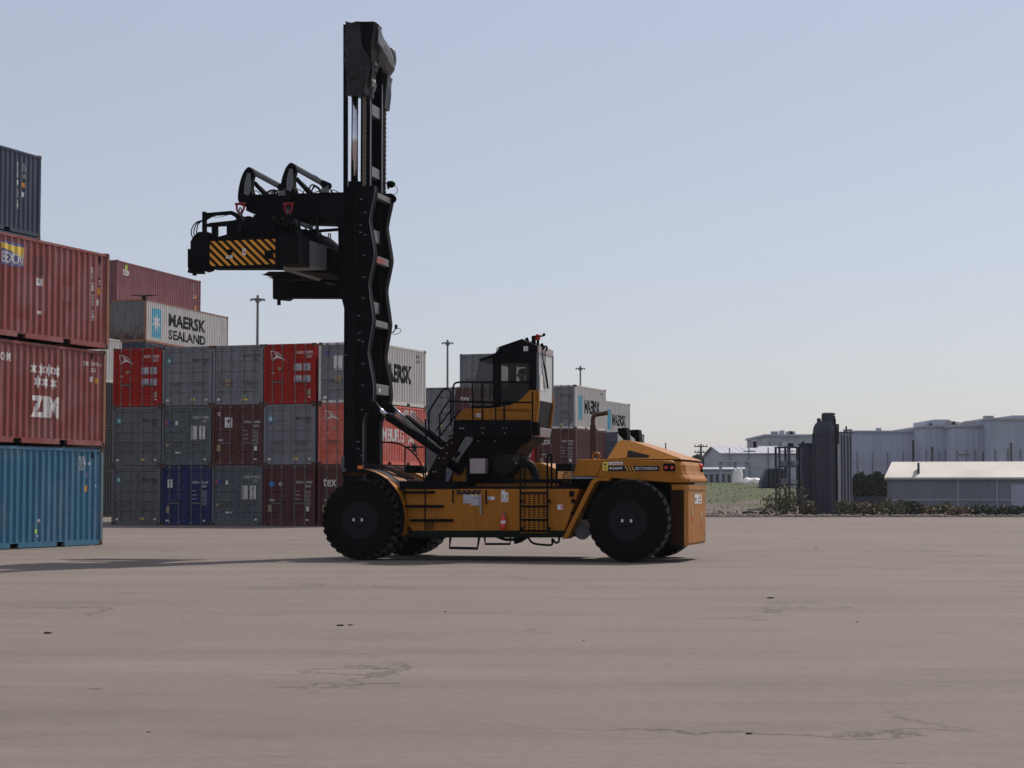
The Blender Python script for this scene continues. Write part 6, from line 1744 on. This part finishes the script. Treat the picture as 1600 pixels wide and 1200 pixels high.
# ------------------------------------------------------------------ operator in the cab
def person(hd, parent=None):
    """seated figure facing -x in the machine frame; hd = middle of the head"""
    t = empty('person', (0, 0, 0), 0, 'operator seated in the cab facing the mast in a lime safety vest', 'person')
    x, y, z = hd
    V = [(x+.10, y, z-.78), (x+.08, y, z-.62), (x+.06, y, z-.42), (x+.05, y, z-.27), (x+.02, y, z-.17), (x+.005, y, z-.10)]     # pelvis .. neck
    r = [(.17, .13), (.16, .12), (.18, .12), (.17, .11), (.062, .062), (.058, .06)]
    E = [(0,1), (1,2), (2,3), (3,4), (4,5)]
    def chain_(root, pts, rr):
        k = root
        for p, q in zip(pts, rr):
            V.append(p); r.append((q, q)); E.append((k, len(V)-1)); k = len(V)-1
        return k
    # head: jaw, mouth, nose bridge, cranium
    chain_(5, [(x-.015, y, z-.045), (x-.01, y, z+.02), (x+.012, y, z+.075)], [.074, .088, .074])
    for s in (-1, 1):
        sh = (x+.05, y+s*.20, z-.27)
        e = (x-.14, y+s*.24, z-.47); w_ = (x-.36, y+s*.15, z-.42)
        h = chain_(3, [sh, e, w_], [.062, .046, .032])
        palm = (x-.42, y+s*.14, z-.40); chain_(h, [palm], [.034])
        pk = len(V)-1
        for f in range(4):
            b = (x-.455, y+s*(.115+.022*f), z-.385-.006*f); L = (.030, .034, .032, .025)[f]
            chain_(pk, [b, (b[0]-.02, b[1], b[2]-L*.6), (b[0]+.005, b[1], b[2]-L-.02)], [.011, .010, .008])
        chain_(pk, [(x-.42, y+s*.10, z-.375), (x-.45, y+s*.085, z-.395)], [.012, .009])
        chain_(0, [(x+.06, y+s*.10, z-.80), (x-.34, y+s*.13, z-.74), (x-.40, y+s*.13, z-1.12), (x-.52, y+s*.14, z-1.17)], [.095, .065, .045, .035])
    me = bpy.data.meshes.new('body'); me.from_pydata(V, E, [])
    o = bpy.data.objects.new('body', me); COL.objects.link(o); o.parent = t
    sk = o.modifiers.new('skin', 'SKIN'); sk.use_smooth_shade = True
    for i, sv in enumerate(me.skin_vertices[0].data): sv.radius = r[i]; sv.use_root = (i == 0)
    o.modifiers.new('sub', 'SUBSURF').levels = 2; o.modifiers['sub'].render_levels = 2
    me.materials.append(MT['skinmix'])
    # hair, face details, vest
    MB().ball((x+.018, y, z+.055), .098, .084, .078, 16, 10).build('hair', MT['hair'], t, smooth=True)
    mb = MB(); mb.ball((x-.098, y, z-.015), .022, .014, .026, 8, 6); mb.ball((x-.085, y, z-.062), .012, .026, .007, 8, 5)
    for s in (-1, 1): mb.ball((x+.015, y+s*.084, z-.01), .022, .010, .032, 8, 6)
    mb.build('face', MT['skin'], t, smooth=True)
    mb = MB()
    for s in (-1, 1): mb.ball((x-.084, y+s*.032, z+.018), .010, .014, .009, 8, 6)
    mb.build('eye', MT['hair'], t, smooth=True)
    mb = MB(); n = 20
    prof = [(-.60, .18, .145), (-.45, .195, .14), (-.34, .205, .135), (-.26, .19, .12)]
    V = [(x+.06+b*math.cos(2*math.pi*k/n), y+a*math.sin(2*math.pi*k/n), z+h) for (h, a, b) in prof for k in range(n)]
    mb.add(V, [(j*n+k, j*n+(k+1) % n, (j+1)*n+(k+1) % n, (j+1)*n+k) for j in range(3) for k in range(n)])
    mb.build('vest', MT['lime_vest'], t, smooth=True)
    return t
MT['skin'] = flat('skin', (.20, .10, .07), .6); MT['hair'] = flat('dark_hair', (.012, .01, .01), .8)
MT['lime_vest'] = flat('lime_safety_vest', (.40, .48, .05), .7)
m, nt, b = newmat('dark_clothes_and_skin'); MT['skinmix'] = m
hd = T3(815.5, 585, 1.95)
c = coords(nt, rnd=False); sxyz = N(nt, 'ShaderNodeSeparateXYZ'); nt.links.new(c, sxyz.inputs[0])
g1 = N(nt, 'ShaderNodeMath', operation='GREATER_THAN'); nt.links.new(sxyz.outputs['Z'], g1.inputs[0]); g1.inputs[1].default_value = hd[2]-.20
g2 = N(nt, 'ShaderNodeMath', operation='LESS_THAN'); nt.links.new(sxyz.outputs['X'], g2.inputs[0]); g2.inputs[1].default_value = hd[0]-.36
g3 = N(nt, 'ShaderNodeMath', operation='GREATER_THAN'); nt.links.new(sxyz.outputs['Z'], g3.inputs[0]); g3.inputs[1].default_value = hd[2]-.52
g4 = N(nt, 'ShaderNodeMath', operation='MULTIPLY'); nt.links.new(g2.outputs[0], g4.inputs[0]); nt.links.new(g3.outputs[0], g4.inputs[1])
g5 = N(nt, 'ShaderNodeMath', operation='MAXIMUM'); nt.links.new(g1.outputs[0], g5.inputs[0]); nt.links.new(g4.outputs[0], g5.inputs[1])
nt.links.new(mix(nt, g5.outputs[0], (.02, .02, .03), (.20, .10, .07)), b.inputs['Base Color']); b.inputs['Roughness'].default_value = .8
pr = person(hd); pr.location = (-3.19, 40, 0); pr.rotation_euler = (0, 0, MF.a)

# dark bird gliding past the pale long container
bp = Frame(0, 0, 0); bX, bZ = WF.y(225, 463.5, 108)
mb = MB(); mb.ball((0, 0, -.08), .10, .30, .10, 10, 8); mb.ball((0, -.32, .0), .07, .09, .07, 8, 6)
for s in (-1, 1):
    A = [(0, -.14, 0), (0, .16, 0), (0, .16, .05), (0, -.14, .05)]; B = [(s*.45, -.16, .07), (s*.45, .14, .07), (s*.45, .14, .10), (s*.45, -.16, .10)]; Cq = [(s*.80, .0, .05), (s*.80, .10, .05), (s*.80, .10, .06), (s*.80, .0, .06)]
    mb.loft(A, B); mb.loft(B, Cq)
mb.loft([(-.05, .2, -.09), (.05, .2, -.09), (.05, .2, -.05), (-.05, .2, -.05)], [(-.13, .48, -.08), (.13, .48, -.08), (.13, .48, -.06), (-.13, .48, -.06)])
o = mb.build('bird', MT['hair']); o.location = (bX, 108, bZ); tag(o, 'dark bird with outspread wings passing above the corner of the rusting end wall', 'bird')

# haze over the whole yard
HAZE = 0.00013
if HAZE > 0:
    m = bpy.data.materials.new('air'); m.use_nodes = True; nt = m.node_tree; nt.nodes.remove(nt.nodes['Principled BSDF'])
    v = nt.nodes.new('ShaderNodeVolumePrincipled'); v.inputs['Color'].default_value = (.80, .83, .92, 1); v.inputs['Density'].default_value = HAZE; v.inputs['Anisotropy'].default_value = .3
    nt.links.new(v.outputs[0], nt.nodes['Material Output'].inputs['Volume'])
    o = MB().box(-420, 420, -70, 620, -1.5, 34).build('haze', m); tag(o, kind='stuff', label='pale summer haze over the yard')
